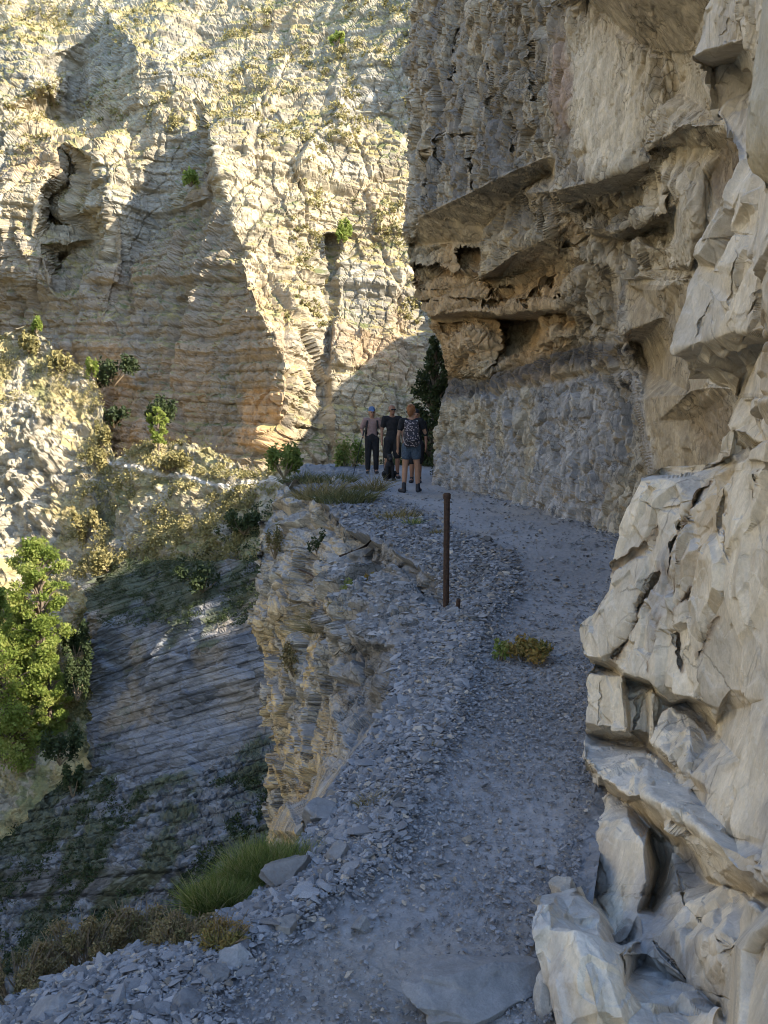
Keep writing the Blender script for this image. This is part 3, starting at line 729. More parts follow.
def near_rough(p, U, V):
    h1, r1, e1 = blocks(p, NB, (0.30, 0.30, 0.46), 0.014, 0.058, 0.006, 142, cw=.04, warp=.2, bevel=.05)
    h2, r2, e2 = blocks(p, NB, (0.12, 0.12, 0.18), 0.006, 0.028, 0.002, 143, cw=.05, warp=.25, bevel=.06)
    h3, r3, e3 = blocks(p, NB, (0.05, 0.05, 0.06), 0.0015, 0.006, 0.0005, 144, warp=.25, bevel=.08)
    fr = sstep(fbm(p * 3.0, 3, 146), -.05, .3)
    h4 = .012 * fbm(p * 3.2, 4, 145) + .003 * fbm(p * 18, 3, 147)
    low = sstep(V, 470, 500)
    return (h1 * (.55 + .45 * (1 - low)) + h2 * (.35 + .65 * fr) + h3 * (.3 + .7 * fr) + h4), (r1, r2, r3, fr)
def near_tint(p, U, V, n, info):
    r1, r2, r3, fr = info
    k = fbm(p * 2.2, 4, 151)
    c = mixc((0.66, 0.585, 0.455), (0.51, 0.46, 0.375), sstep(k + .3 * (r1 - .5), -.25, .35))
    c = mixc(c, (0.46, 0.35, 0.21), sstep(fbm(p * 1.7 + 5, 4, 152) - .25 * n[:, 2], .18, .5) * .6)
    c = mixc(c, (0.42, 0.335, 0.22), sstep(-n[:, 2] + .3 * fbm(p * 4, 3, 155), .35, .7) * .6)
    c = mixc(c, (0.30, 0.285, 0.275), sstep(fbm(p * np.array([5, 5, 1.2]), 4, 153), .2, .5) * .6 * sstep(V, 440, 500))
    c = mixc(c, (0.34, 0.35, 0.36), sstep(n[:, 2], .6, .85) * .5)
    for line, wd, dep in CR:
        if dep >= .065:
            d, tt = seg_dist(U, V, line)
            c = mixc(c, (0.24, 0.165, 0.10), np.exp(-(d / (wd * 1.1 + .5)) ** 2) * .7)
    c = mixc(c, (0.20, 0.19, 0.19), blob(U, V, 662, 945, 26, 24) * .6 * sstep(k, -.2, .3))
    return c * (.93 + .14 * r2)[:, None]
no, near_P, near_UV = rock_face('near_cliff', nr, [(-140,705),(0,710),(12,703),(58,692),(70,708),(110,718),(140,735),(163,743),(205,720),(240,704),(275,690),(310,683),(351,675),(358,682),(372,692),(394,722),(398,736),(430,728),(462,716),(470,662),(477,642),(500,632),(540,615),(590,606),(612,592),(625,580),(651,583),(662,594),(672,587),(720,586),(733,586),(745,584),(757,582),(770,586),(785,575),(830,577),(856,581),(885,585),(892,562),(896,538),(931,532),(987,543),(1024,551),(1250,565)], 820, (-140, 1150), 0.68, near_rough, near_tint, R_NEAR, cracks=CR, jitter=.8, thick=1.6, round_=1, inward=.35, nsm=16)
tag(no, 'pale cream broken limestone wall close by on the right', 'cliff', kind='structure')

n1 = Net().pts((775,-250,1.3),(762,0,1.28),(757,40,1.26),(748,100,1.25),(746,150,1.25),(752,170,1.25),(770,187,1.22),(800,202,1.15),(900,-250,.9),(900,100,.9),(900,260,.95),(780,100,1.1),(775,0,1.15),(785,160,1.08))
def n1_rough(p, U, V): return .010 * fbm(p * 9, 4, 161) + .002 * fbm(p * 50, 3, 162), None
def n1_tint(p, U, V, n, i): return mixc((0.50, 0.46, 0.36), (0.46, 0.38, 0.24), sstep(fbm(p * 5, 3, 163) + .004 * (V - 60), -.1, .5))
n1o, _, _ = rock_face('jutting_rock', n1, [(-250,775),(0,762),(40,757),(100,748),(150,746),(162,748),(172,753),(187,770),(203,800),(240,880)], 900, (-250, 240), 1.0, n1_rough, n1_tint, R_NEAR, thick=.5, round_=3, inward=.3)
tag(n1o, 'smooth cream rock jutting in at the top right corner', 'cliff', kind='structure')

# ------------------------------------------------------------------ ridge above the trail (unseen, shaped to throw the shade) and the gorge's other side
def ridge():  # crest traced back along the sun from the wanted shadow edge
    px = [(-60, 800, 46), (0, 775, 49), (60, 738, 53), (86, 690, 53), (84, 594, 60), (112, 588, 61), (160, 556, 60.5), (215, 512, 60), (265, 478, 61), (292, 450, 79), (312, 424, 81), (350, 378, 83.5), (400, 338, 89), (440, 318, 92)]
    line = []
    for u, v, d in px:
        p = at(u, v, d); t = (30 - p.x) / SUN.x
        line.append((p.y + SUN.y * t, p.z + SUN.z * t))
    k = max(i for i, l in enumerate(line) if l[0] < 35)
    line.insert(k + 1, (line[k][0] + .15, 23.0))  # extra crest spike keeps sun off the buttress top
    print('ridge', [tuple(round(c, 1) for c in l) for l in line])
    return line
RIDGE = ridge()
R_GREY = rock_material('grey_limestone', 0.6, bump=0.6, grain=0.3, dist=0.3)  # plain limestone, coloured only by the mesh tint
# the mountain is unseen: its crest is shaped to cast the wanted shadow edge
def build_ridge():
    prof = [(-140, 60), (-60, 62), (0, 58), (14, 50), (20, 30), (24, 16.6)] + [(a, b) for a, b in RIDGE] + [(88, 27), (93, 20), (99, 4), (105, -30)]
    ys = np.arange(-140, 105.1, 0.5)
    zt = np.interp(ys, [a for a, b in prof], [b for a, b in prof])
    cols = [(30.0, 0.0), (29.6, -1.0), (28.5, -4.0), (27.0, -10), (26, -60)]
    back = [(33, -0.5), (45, 0), (70, -2), (72, -80)]
    V_ = []
    for dx, dz in back[::-1] + cols:
        zz = zt + dz if dz > -50 else np.full_like(zt, -45)
        V_.append(np.stack([np.full_like(ys, dx) , ys, np.maximum(zz, -45)], -1))
    V_ = np.stack(V_, 1)
    jig = V_.reshape(-1, 3)
    jig[:, 2] += .5 * fbm(jig * .25, 3, 171)
    nr_, nc_ = V_.shape[:2]
    idx = np.arange(nr_ * nc_).reshape(nr_, nc_)
    fc = np.stack([idx[:-1, :-1], idx[:-1, 1:], idx[1:, 1:], idx[1:, :-1]], -1).reshape(-1, 4)
    me = np_mesh('shade_mountain', jig, fc, R_GREY, np.tile((0.30, 0.28, 0.24), (len(jig), 1)))
    tag(link('shade_mountain', me), 'unseen mountainside above the trail, shaped to cast its shade', 'shade_mountain', kind='structure')
build_ridge()

def build_gorge_wall():
    # the other side of the gorge, carried on to the left and behind, in full sun; unseen, built for its bounce
    path_ = np.array([(-88, 132), (-72, 95), (-62, 60), (-56, 20), (-52, -30), (-45, -90)], float)
    s = np.linspace(0, len(path_) - 1, 260); zs = np.linspace(-45, 55, 100)
    X = np.interp(s, range(len(path_)), path_[:, 0]); Y = np.interp(s, range(len(path_)), path_[:, 1])
    S, Z = np.meshgrid(np.arange(len(s)), zs, indexing='ij')
    Pm = np.stack([X[S] - np.maximum(Z - 10, 0) * .35 - np.minimum(Z, 0) * .5, Y[S], Z], -1)
    f = Pm.reshape(-1, 3).astype(np.float32)
    h, r, _ = blocks(f, FB, (7, 7, 6), 1.6, 1.6, .4, 175)
    f[:, 0] += h + 5 * fbm(f * .05, 3, 176)
    idx = np.arange(S.size).reshape(S.shape)
    fc = np.stack([idx[:-1, :-1], idx[1:, :-1], idx[1:, 1:], idx[:-1, 1:]], -1).reshape(-1, 4)
    c = mixc((0.43, 0.375, 0.27), (0.32, 0.27, 0.15), sstep(fbm(f * .12, 3, 177), 0, .4))
    c = mixc(c, (0.085, 0.09, 0.045), sstep(f[:, 1] + 8 * fbm(f * .1, 3, 178), 35, 50))  # unseen dark woods colour, added to cut bounce onto the far cliff
    tag(link('gorge_wall', np_mesh('gorge_wall', f, fc, R_FAR, c)), 'unseen sunlit opposite side of the gorge, added for its bounce', 'cliff', kind='structure')
    # gorge bed far below
    g = np.array([(-120, -140, -46), (110, -140, -46), (110, 260, -46), (-120, 260, -46)], float)
    tag(link('ground', np_mesh('ground', g, np.array([[0, 1, 2, 3]]), R_GREY, np.tile((0.30, 0.28, 0.24), (4, 1)))), 'gravel bed of the gorge', 'ground', kind='structure')
build_gorge_wall()

# ------------------------------------------------------------------ the trail
RIM = [(-8, -1.5), (0, -1.35), (1.6, -1.30), (2.3, -1.06), (2.57, -.72), (2.75, -.49), (2.9, -.40), (3.36, -.29), (3.94, -.16), (4.3, -.05), (4.7, .03), (5.9, .10), (6.6, .34), (7.0, .52), (7.75, .55), (9, .36), (10.4, -.10), (11.6, -.55), (14, -.87), (17, -1.72), (19, -2.1), (22, -2.3), (27, -2.4), (40, -3)]
RIM_D = np.array([a for a, b in RIM]); RIM_X = np.array([b for a, b in RIM])
FOOT = np.array([(-8, 1.0), (1.5, .40), (2.3, .42), (3.6, .85), (4.7, 1.1), (8, 2.2), (9.5, 2.8), (10.9, 2.75), (12.1, 2.5), (13.6, 2.15), (15.8, 1.66), (18, 1.03), (19.5, 1.05), (22, 2.2), (27, 5), (40, 9)])
def rim_x(d): return np.interp(d, RIM_D, RIM_X)
def foot_x(d): return np.interp(d, FOOT[:, 0], FOOT[:, 1])
def tread(x, d):
    """0 at the trodden middle, 1 at the loose edges"""
    c = rim_x(d) * .26 + foot_x(d) * .74; w = (foot_x(d) - rim_x(d)) * .24 + .05
    return sstep(np.abs(x - c) / w, .75, 1.35)
def ground_z(x, d):
    x = np.asarray(x, float); d = np.asarray(d, float)
    e = x - rim_x(d)
    p = np.stack([x, d, 0 * x], -1).reshape(-1, 3)
    t = tread(x, d)
    z = .055 * fbm(p * .55, 3, 181).reshape(x.shape) * np.clip(d / 6, .3, 1) + .025 * t * (1 + fbm(p * 2.1, 3, 182).reshape(x.shape))
    z = z - .10 * sstep(.45 - e, 0, .5) * sstep(9 - d, 0, 2) - .05 * sstep(.15 - e, 0, .3)
    z = z + .03 * sstep(x - foot_x(d), -.35, .1)
    return z
def build_path():
    ds = [-8.0]
    while ds[-1] < 0.9: ds.append(ds[-1] + .35)
    while ds[-1] < 24.5: ds.append(ds[-1] + max(.0045, ds[-1] ** 2 / 1360 * .75))
    ds = np.array(ds); nc_ = 420
    t = np.linspace(0, 1, nc_)
    jag = .10 * fbm(np.stack([ds * 2.2, 0 * ds, 0 * ds], 1), 4, 180) * np.clip(ds / 5, .3, 1.2)
    e = rim_x(ds) + jag; R = foot_x(ds) + np.interp(ds, [0, 3, 4.5, 6, 8], [.14, .17, .25, 1.2, 1.6])
    X = e[:, None] + (R - e)[:, None] * t[None] ; D = np.repeat(ds[:, None], nc_, 1)
    Z = ground_z(X, D)
    p = np.stack([X, D, Z], -1).reshape(-1, 3).astype(np.float32)
    lo = tread(X, D).ravel()
    F0 = frame_of((0, 0, 1))
    h1, r1, e1 = blocks(p, F0, (.13, .13, .10), .016, .016, .008, 183, warp=.2)
    h2, r2, e2 = blocks(p, F0, (.045, .045, .04), .008, .008, .004, 184, warp=.2)
    h3 = .003 * fbm(p * 40, 2, 185)
    p[:, 2] += lo * (h1 + h2) + (1 - lo) * (.18 * h2 + .10 * h1) + h3 + .006 * fbm(p * 5, 3, 188)
    c = mixc((0.225, 0.226, 0.23), (0.15, 0.153, 0.16), lo * .55 + .45 * r2 * lo)
    c = c * (.80 + .4 * (r1 * lo + .5 * (1 - lo)))[:, None] * (1 + .25 * fbm(p * 1.2, 3, 186))[:, None]
    c = mixc(c, (0.27, 0.235, 0.185), sstep(fbm(p * .9, 3, 187), .15, .5) * .35)
    P3 = p.reshape(*X.shape, 3)
    sk = []
    for a, b in ((.9, -.7), (.5, -.4), (.2, -.18), (.04, -.05)):
        q = P3[:, :1].copy(); q[..., 0] += a; q[..., 2] += b; sk.append(q)
    c3 = c.reshape(*X.shape, 3)
    P3 = np.concatenate(sk + [P3], 1); c3 = np.concatenate([c3[:, :1]] * 4 + [c3], 1)
    nr_, nc2 = P3.shape[:2]
    idx = np.arange(nr_ * nc2).reshape(nr_, nc2)
    fc = np.stack([idx[:-1, :-1], idx[:-1, 1:], idx[1:, 1:], idx[1:, :-1]], -1).reshape(-1, 4)
    me = np_mesh('path', P3.reshape(-1, 3), fc, R_PATH, c3.reshape(-1, 3))
    print('path', len(me.vertices), time.time() - T0)
    tag(link('path', me), 'grey gravel trail along the cliff', 'path', kind='structure')
R_PATH = rock_material('trail_gravel', 22, bump=0.6, grain=0.22, dist=0.012)
build_path()
# ------------------------------------------------------------------ plants
def leaf_quads(C, size, rng, flat=0.0, long=1.8):
    """one small diamond leaf at each centre"""
    n = len(C)
    a = rng.normal(size=(n, 3)); a[:, 2] += flat; a /= np.linalg.norm(a, axis=1, keepdims=True)
    t = rng.normal(size=(n, 3)); t -= a * (t * a).sum(1, keepdims=True); t /= np.linalg.norm(t, axis=1, keepdims=True)
    b = np.cross(a, t)
    s = (size * rng.uniform(.6, 1.35, n))[:, None]
    V_ = np.stack([C - t * s * long / 2, C + b * s / 2 + a * s * .12, C + t * s * long / 2, C - b * s / 2 + a * s * .12], 1).reshape(-1, 3)
    return V_, np.arange(n * 4).reshape(n, 4)

def clump_points(n, rng, clumps, shell=.55):
    """points scattered in ellipsoid clumps [(x,y,z,rx,ry,rz)...], thicker towards the outside"""
    c = np.array(clumps, float)
    w = (c[:, 3] * c[:, 4] * c[:, 5]) ** (2 / 3); w /= w.sum()
    k = rng.choice(len(c), n, p=w)
    d = rng.normal(size=(n, 3)); d /= np.linalg.norm(d, axis=1, keepdims=True)
    r = rng.uniform(0, 1, n) ** shell * rng.uniform(.8, 1.12, n)
    return c[k, :3] + d * r[:, None] * c[k, 3:], k

def tube(pts, radii, k=6):
    pts = [Vector(p) for p in pts]; vs = []; fs = []
    for i, p in enumerate(pts):
        t = (pts[min(i + 1, len(pts) - 1)] - pts[max(i - 1, 0)]).normalized()
        a = t.orthogonal().normalized(); b = t.cross(a)
        for j in range(k):
            an = 2 * math.pi * j / k
            vs.append(p + (a * math.cos(an) + b * math.sin(an)) * radii[i])
    for i in range(len(pts) - 1):
        for j in range(k):
            fs.append((i * k + j, i * k + (j + 1) % k, (i + 1) * k + (j + 1) % k, (i + 1) * k + j))
    return np.array([tuple(v) for v in vs]), np.array(fs)

def cat(meshes):
    V_, F_, o = [], [], 0
    for v, f in meshes:
        V_.append(v); F_.append(f + o); o += len(v)
    return np.concatenate(V_), np.concatenate(F_)

M_BARK = plain_material('bark', (0.13, 0.10, 0.075), scale=9, bump=.6)
M_STEM = plain_material('dry_stem', (0.16, 0.12, 0.075), scale=30, bump=.3)

def leafy(name, part, clumps, n, size, mat, seed, stems=None, long=1.8, flat=0.0, stemname='stem', parent_loc=(0, 0, 0)):
    """a plant standing at parent_loc: foliage of small leaves and the wood that carries it (all in local metres)"""
    rng = np.random.default_rng(seed)
    root = empty(name, parent_loc)
    P_, k = clump_points(n, rng, clumps)
    V_, F_ = leaf_quads(P_, size, rng, flat, long)
    tone = rng.uniform(0, 1, len(clumps))
    r = np.repeat(np.clip(.55 * tone[k] + .45 * rng.uniform(0, 1, n), 0, 1), 4)
    link(part, np_mesh(part, V_, F_, mat, attrs={'leafrand': r}), root)
    if stems:
        sv, sf = cat([tube(p, r_) for p, r_ in stems])
        link(stemname, np_mesh(stemname, sv, sf, M_BARK if stemname == 'trunk' else M_STEM, smooth=True), root)
    return root

def blades(n, rng, spread, height, width, lean=.5, droop=.3, seg=3):
    """a tuft of bent grass blades around the origin"""
    V_, F_, R_ = [], [], []
    for i in range(n):
        a = rng.uniform(0, 2 * math.pi); r = rng.uniform(0, 1) ** .6
        b = np.array([math.cos(a) * r * spread[0], math.sin(a) * r * spread[1], 0])
        d = np.array([math.cos(a) * lean * r + rng.normal() * .34, math.sin(a) * lean * r + rng.normal() * .34, 1.0]); d /= np.linalg.norm(d)
        h = height * rng.uniform(.4, 1.1) * (.55 + .75 * (.5 + .5 * math.sin(b[0] / height * 2.1 + 1.3 * math.sin(b[1] / height * 3)) )); s = np.cross(d, [rng.normal(), rng.normal(), .1]); s /= np.linalg.norm(s) + 1e-6
        o = len(V_)
        for k in range(seg + 1):
            t = k / seg
            c = b + d * h * t + np.array([d[0], d[1], -.5]) * droop * h * t * t
            w = width * (1 - t * .92)
            V_ += [c - s * w / 2, c + s * w / 2]
        for k in range(seg):
            F_.append((o + 2 * k, o + 2 * k + 1, o + 2 * k + 3, o + 2 * k + 2))
        R_ += [rng.uniform()] * (2 * seg + 2)
    return np.array(V_), np.array(F_), np.array(R_)

def tuft(name, loc, n, spread, height, width, mat, seed, lean=.5, droop=.3, label=None, cat_='grass tuft', group=None):
    rng = np.random.default_rng(seed)
    V_, F_, R_ = blades(n, rng, spread, height, width, lean, droop)
    o = link(name, np_mesh(name, V_, F_, mat, attrs={'leafrand': R_}))
    o.location = loc
    return tag(o, label, cat_, group)

L_DRYG = leaf_material('dry_grass', [(0.10, 0.085, 0.035), (0.20, 0.165, 0.07), (0.30, 0.25, 0.12)])
L_GREENG = leaf_material('green_grass', [(0.07, 0.10, 0.022), (0.13, 0.18, 0.04), (0.22, 0.25, 0.07), (0.34, 0.30, 0.14)])
L_DULL = leaf_material('dull_grass', [(0.05, 0.06, 0.022), (0.10, 0.105, 0.04), (0.17, 0.16, 0.07)])
L_HEATH = leaf_material('heath_leaf', [(0.07, 0.075, 0.025), (0.15, 0.125, 0.05), (0.26, 0.19, 0.09), (0.10, 0.11, 0.035)], trans=.2)
L_RUST = leaf_material('rusty_leaf', [(0.10, 0.11, 0.03), (0.25, 0.19, 0.055), (0.33, 0.18, 0.06)], trans=.25)
L_TREE = leaf_material('tree_leaf', [(0.14, 0.19, 0.04), (0.26, 0.32, 0.07), (0.42, 0.42, 0.14)], trans=.6)
L_OLIVE = leaf_material('scrub_leaf', [(0.13, 0.12, 0.045), (0.25, 0.215, 0.085), (0.37, 0.31, 0.14)], trans=.25)
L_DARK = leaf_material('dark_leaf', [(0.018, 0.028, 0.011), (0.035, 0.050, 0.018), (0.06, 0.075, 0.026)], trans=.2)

def gp(u, v):
    """where the photo position meets the trail"""
    x, y, z = rays(u, v)
    d = float(-CAM_Z * y / z)
    for _ in range(6):
        gx = float(x / y * d); zz = float(ground_z(np.array([gx]), np.array([d]))[0]) if d < 24 else 0.0
        d = float(-(CAM_Z - zz) * y / z)
    return Vector((float(x / y * d), d, zz))

def surf(grid, u, v):
    """where the photo position meets a rock face"""
    P_, (U, V) = grid
    i = np.argmin((U - u) ** 2 + (V - v) ** 2)
    return Vector(tuple(P_.reshape(-1, 3)[i]))
FAR_G, MID_G, DOME_G, LED_G, OV_G = (far_P, far_UV), (mid_P, mid_UV), (dome_P, dome_UV), (led_P, led_UV), (ov_P, ov_UV)

def px(d): return d / F_PX

# --- shrubs beside and below the trail
p1, p2 = gp(208, 914), gp(312, 856); p = (p1 + p2) / 2; s = px(p.y); dv_ = p2 - p1
t_ = tuft('grass_clump', p + Vector((-.03, .06, -.05)), 10000, (dv_.length * .62, 30 * s), 40 * s, 1.15 * s, L_GREENG, 21, lean=.22, droop=.30, label='thick bright green grass clump on the trail rim above the drop', cat_='grass clump')
t_.rotation_euler = (0, 0, math.atan2(dv_.y, dv_.x))
for i, (u, v, wpx, hpx, sd) in enumerate([(14, 990, 54, 52, 31), (78, 962, 50, 46, 32), (138, 942, 44, 36, 33), (185, 940, 36, 32, 34), (222, 942, 28, 26, 35)]):
    p = gp(u, v); s = px(p.y); p.z -= .03
    rg = np.random.default_rng(sd)
    cl = [(rg.uniform(-.8, .8) * wpx * s, rg.uniform(-.5, .7) * wpx * s, rg.uniform(.25, .8) * hpx * s, rg.uniform(8, 16) * s, rg.uniform(8, 16) * s, rg.uniform(6, 12) * s) for _ in range(24)]
    st = []
    for c in cl:
        st.append(([(c[0] * .2, c[1] * .2, -.02), (c[0] * .6, c[1] * .6, c[2] * .5), (c[0], c[1], c[2] + 8 * s)], [.004, .003, .0015]))
        for _ in range(4):
            st.append(([(c[0] * .5, c[1] * .5, c[2] * .4), (c[0] + rg.normal() * 9 * s, c[1] + rg.normal() * 9 * s, c[2] + rg.uniform(6, 16) * s)], [.0025, .001]))
    r_ = leafy('heath_shrub', 'foliage', cl, 8000, 1.7 * s, L_HEATH if i < 4 else L_RUST, sd, st, long=2.2, parent_loc=p)
    tag(r_, ['low olive brown heath shrub at the bottom left corner of the trail rim', 'wide brown heath shrub second from the bottom left corner', 'brown heath shrub between the wide shrub and the green grass clump', 'small brown heath shrub just left of the green grass clump', 'rust red heath shrub at the foot of the green grass clump'][i], 'shrub', 'heath shrubs on the trail rim')

def small_plant(u, v, wpx, hpx, mat, seed, label, n=1500, cat_='plant', name='low_plant', leaf=2.0, group=None, p=None, stems=7):
    p = p or gp(u, v); s = px(p.y)
    rg = np.random.default_rng(seed)
    cl = [(rg.uniform(-.7, .7) * wpx / 2 * s, rg.uniform(-.6, .6) * wpx / 2 * s, rg.uniform(.25, .7) * hpx * s, .34 * wpx / 2 * s, .34 * wpx / 2 * s, .3 * hpx * s) for _ in range(9)]
    st = [([(0, 0, -.02), (c[0] * .6, c[1] * .6, c[2] * .5), (c[0], c[1], c[2])], [.9 * s, .6 * s, .3 * s]) for c in cl[:stems]]
    return tag(leafy(name, 'foliage', cl, n, leaf * s, mat, seed, st, parent_loc=p), label, cat_, group)
small_plant(520, 662, 72, 28, L_RUST, 41, 'small yellow brown plant alone on the gravel in the middle of the trail', leaf=2.6)
small_plant(500, 662, 24, 26, L_GREENG, 42, 'small green plant touching the left side of the yellow brown plant', n=400, leaf=2.4)
p = gp(370, 806); s = px(p.y)
tuft('grass_tuft', p, 150, (14 * s, 9 * s), 22 * s, .8 * s, L_DRYG, 43, lean=.8, droop=.5, label='dry straw tuft among stones on the left trail edge in front of the rim rocks')
p = gp(432, 748); s = px(p.y)
tuft('grass_tuft', p, 60, (9 * s, 6 * s), 9 * s, .7 * s, L_DRYG, 44, lean=.9, droop=.4, label='tiny dry tuft on the gravel left of the worn track')
for i, (u, v, n, w, h, m, lb) in enumerate([(398, 518, 260, 22, 13, L_DRYG, 'low dry tuft on the trail edge just left of the iron post top'), (412, 524, 120, 10, 10, L_GREENG, 'little green tuft on the trail edge left of the iron post'),
        (436, 534, 80, 6, 9, L_DRYG, 'thin straw tuft close to the left side of the iron post')]):
    p = gp(u, v); s = px(p.y)
    tuft('grass_tuft', p, n, (w * s, w * s), h * s, .9 * s, m, 50 + i, lean=.7, label=lb)
# grassy bank at the far end of the trail
for i, (u, v, n, w, h, m, lb) in enumerate([(345, 500, 700, 30, 20, L_DULL, 'rounded dull green grass bank left of the hikers'), (318, 497, 520, 22, 26, L_DRYG, 'dry grass bank at the outer end of the trail rim'), (368, 490, 300, 15, 20, L_DRYG, 'straw tuft by the trail left of the woman with the patterned backpack'),
        (300, 482, 400, 18, 16, L_DULL, 'dark grass at the outermost corner of the trail rim'), (330, 482, 420, 26, 16, L_DULL, 'grass behind the rounded bank left of the hikers')]):
    p = gp(u, v); s = px(p.y); p.z -= .03
    tuft('grass_bank', p, n, (w * s, w * s), h * s, 1.0 * s, m, 60 + i, lean=.5, droop=.5, label=lb, cat_='grass clump')
# plants on the ledge face
for i, (u, v, w, h, m, n, lb) in enumerate([(352, 586, 32, 26, L_GREENG, 420, 'green leafy plant on the rock terrace below the iron post'), (288, 672, 30, 40, L_HEATH, 800, 'brown bush hanging on the ledge face halfway down'),
        (276, 556, 20, 40, L_HEATH, 500, 'dull bush near the outer top of the ledge face'), (312, 548, 22, 30, L_DARK, 500, 'dark green bush in a notch near the top of the ledge'),
        (372, 586, 12, 16, L_RUST, 150, 'small rusty plant on the rock terrace right of the green one'), (338, 612, 18, 14, L_HEATH, 250, 'flat brown plant at the lip of the rock terrace')]):
    small_plant(u, v, w, h, m, 70 + i, lb, n=n, name='ledge_shrub', cat_='shrub', leaf=1.7, p=surf(LED_G, u, v) + Vector((0, -.1, -.02)))
for i, (u, v, n, w, h, lb) in enumerate([(324, 632, 260, 9, 40, 'straw grass hanging down the ledge face under the terrace'), (300, 618, 160, 7, 26, 'thin straw grass in a crack of the ledge face')]):
    p = surf(LED_G, u, v) + Vector((-.03, -.1, .05)); s = px(p.y)
    tuft('grass_tuft', p, n, (w * s, w * s), h * s, .8 * s, L_DRYG, 80 + i, lean=1.1, droop=1.5, label=lb)

# --- trees
def tree(name, u, v, d, wpx, hpx, mat, seed, label, n, leaf, conifer=False, p=None, group=None, ncl=26, trunk=.32, lean=0.0, cat_='tree'):
    p = p or at(u, v, d); s = px(p.y)
    rg = np.random.default_rng(seed)
    H = hpx * s; W = wpx * s / 2
    cl, st = [], []
    st.append(([(0, 0, -.3), (lean * H * .3 + .02 * H, 0, H * .4), (lean * H * .9, .02 * H, H * .93)], [.028 * H, .018 * H, .004 * H]))
    for k in range(ncl):
        t = (k + .5) / ncl
        if conifer:
            z = H * (.12 + .86 * t); r = W * (1.05 - t) ** .85 * rg.uniform(.45, 1.0); a = k * 2.4 + rg.normal() * .4
            cl.append((math.cos(a) * r * .75 + lean * z, math.sin(a) * r * .75, z - .25 * r, max(.40 * r, .05 * W), max(.40 * r, .05 * W), .035 * H))
        else:
            z = H * (trunk + (.95 - trunk) * t); prof = math.sin(math.pi * min(.97, .22 + .74 * t)) ** .7
            r = W * prof * rg.uniform(.25, .95); a = k * 2.4 + rg.normal() * .5
            q = W * rg.uniform(.13, .30)
            cl.append((math.cos(a) * r + lean * z, math.sin(a) * r, z, q, q, q * .75))
        c = cl[-1]
        st.append(([(lean * c[2] * .8, 0, max(.05 * H, c[2] - .16 * H)), ((c[0] + lean * c[2]) * .5, c[1] * .5, c[2] - .05 * H), (c[0], c[1], c[2])], [.010 * H, .006 * H, .002 * H]))
    return tag(leafy(name, 'crown', cl, n, leaf * s, mat, seed, st, stemname='trunk', parent_loc=p), label, cat_, group)
tree('leafy_tree', 42, 660, 51, 72, 130, L_TREE, 101, 'tall bright green tree with a pointed top at the left below the sunny rocks', 12000, 2.0, ncl=90, trunk=.12)
tree('leafy_tree', 10, 760, 50, 116, 140, L_TREE, 102, 'broad bright green tree at the left edge below the pointed one', 19000, 2.0, ncl=110, trunk=.06)
tree('leafy_tree', 50, 738, 50.5, 54, 96, L_TREE, 103, 'small bright green tree right of the broad one by the shaded gully', 14000, 1.8, ncl=70, trunk=.08)
tree('leafy_tree', -4, 640, 53, 44, 56, L_TREE, 104, 'green tree crown cut by the left edge above the broad tree', 6000, 1.8, ncl=40, trunk=.08)
tree('leafy_tree', 22, 650, 52.5, 46, 52, L_TREE, 108, 'low light green tree between the pointed tree and the left edge', 8000, 1.8, ncl=44, trunk=.06)
tree('young_tree', 160, 456, 0, 26, 44, L_TREE, 105, 'small sunlit yellow green tree alone on the knoll below the far cliff', 1100, 2.6, p=surf(MID_G, 160, 452), trunk=.15)
tree('evergreen_tree', 434, 486, 25.5, 104, 150, L_DARK, 106, 'dark evergreen tree behind the hikers beside the overhanging cliff', 20000, 1.9, conifer=True, ncl=130)
def bush(u, v, w, h, mat, seed, label, grid=None, d=None, n=700, leaf=2.4, name='bush', group=None, up=0.0):
    p = surf(grid, u, v) if grid else at(u, v, d)
    p = p + Vector((0, -up * px(p.y), 0))
    return small_plant(u, v, w, h, mat, seed, label, n=n, cat_='bush', name=name, leaf=leaf, p=p, group=group)
bush(284, 478, 40, 42, L_GREENG, 111, 'green bush at the outer corner of the trail rim', d=19.5, n=1500, leaf=2.2)
bush(350, 474, 34, 40, L_GREENG, 134, 'loose green bush just left of the hiker in the blue cap', d=24, n=1500, leaf=1.8)
bush(442, 486, 26, 46, L_DARK, 112, 'green bush at the foot of the overhanging cliff right of the hikers', d=20.5, n=900, leaf=2.0)
bush(345, 242, 20, 24, L_TREE, 113, 'bright green bush growing from the vertical crack in the far cliff', FAR_G, up=12)
bush(194, 190, 16, 20, L_TREE, 114, 'green bush in the shaded notch of the far cliff', FAR_G, up=10, n=300)
bush(28, 352, 34, 30, L_OLIVE, 115, 'olive bush on top of the sunny knoll at the left edge', MID_G, n=900)
bush(60, 372, 26, 24, L_OLIVE, 116, 'olive bush on the right shoulder of the sunny knoll', MID_G, n=600)
bush(93, 376, 14, 24, L_TREE, 117, 'small green bush at the shaded edge of the sunny knoll', MID_G, n=350)
bush(36, 330, 12, 18, L_TREE, 118, 'small light green bush on the summit of the sunny knoll', MID_G, n=300)
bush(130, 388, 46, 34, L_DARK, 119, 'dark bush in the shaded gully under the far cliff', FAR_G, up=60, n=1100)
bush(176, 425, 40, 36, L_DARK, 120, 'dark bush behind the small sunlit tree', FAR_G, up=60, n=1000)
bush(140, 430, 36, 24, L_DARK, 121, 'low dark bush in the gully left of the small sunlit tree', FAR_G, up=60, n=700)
bush(168, 470, 54, 26, L_OLIVE, 122, 'straw coloured bush at the foot of the small sunlit tree', MID_G, n=900)
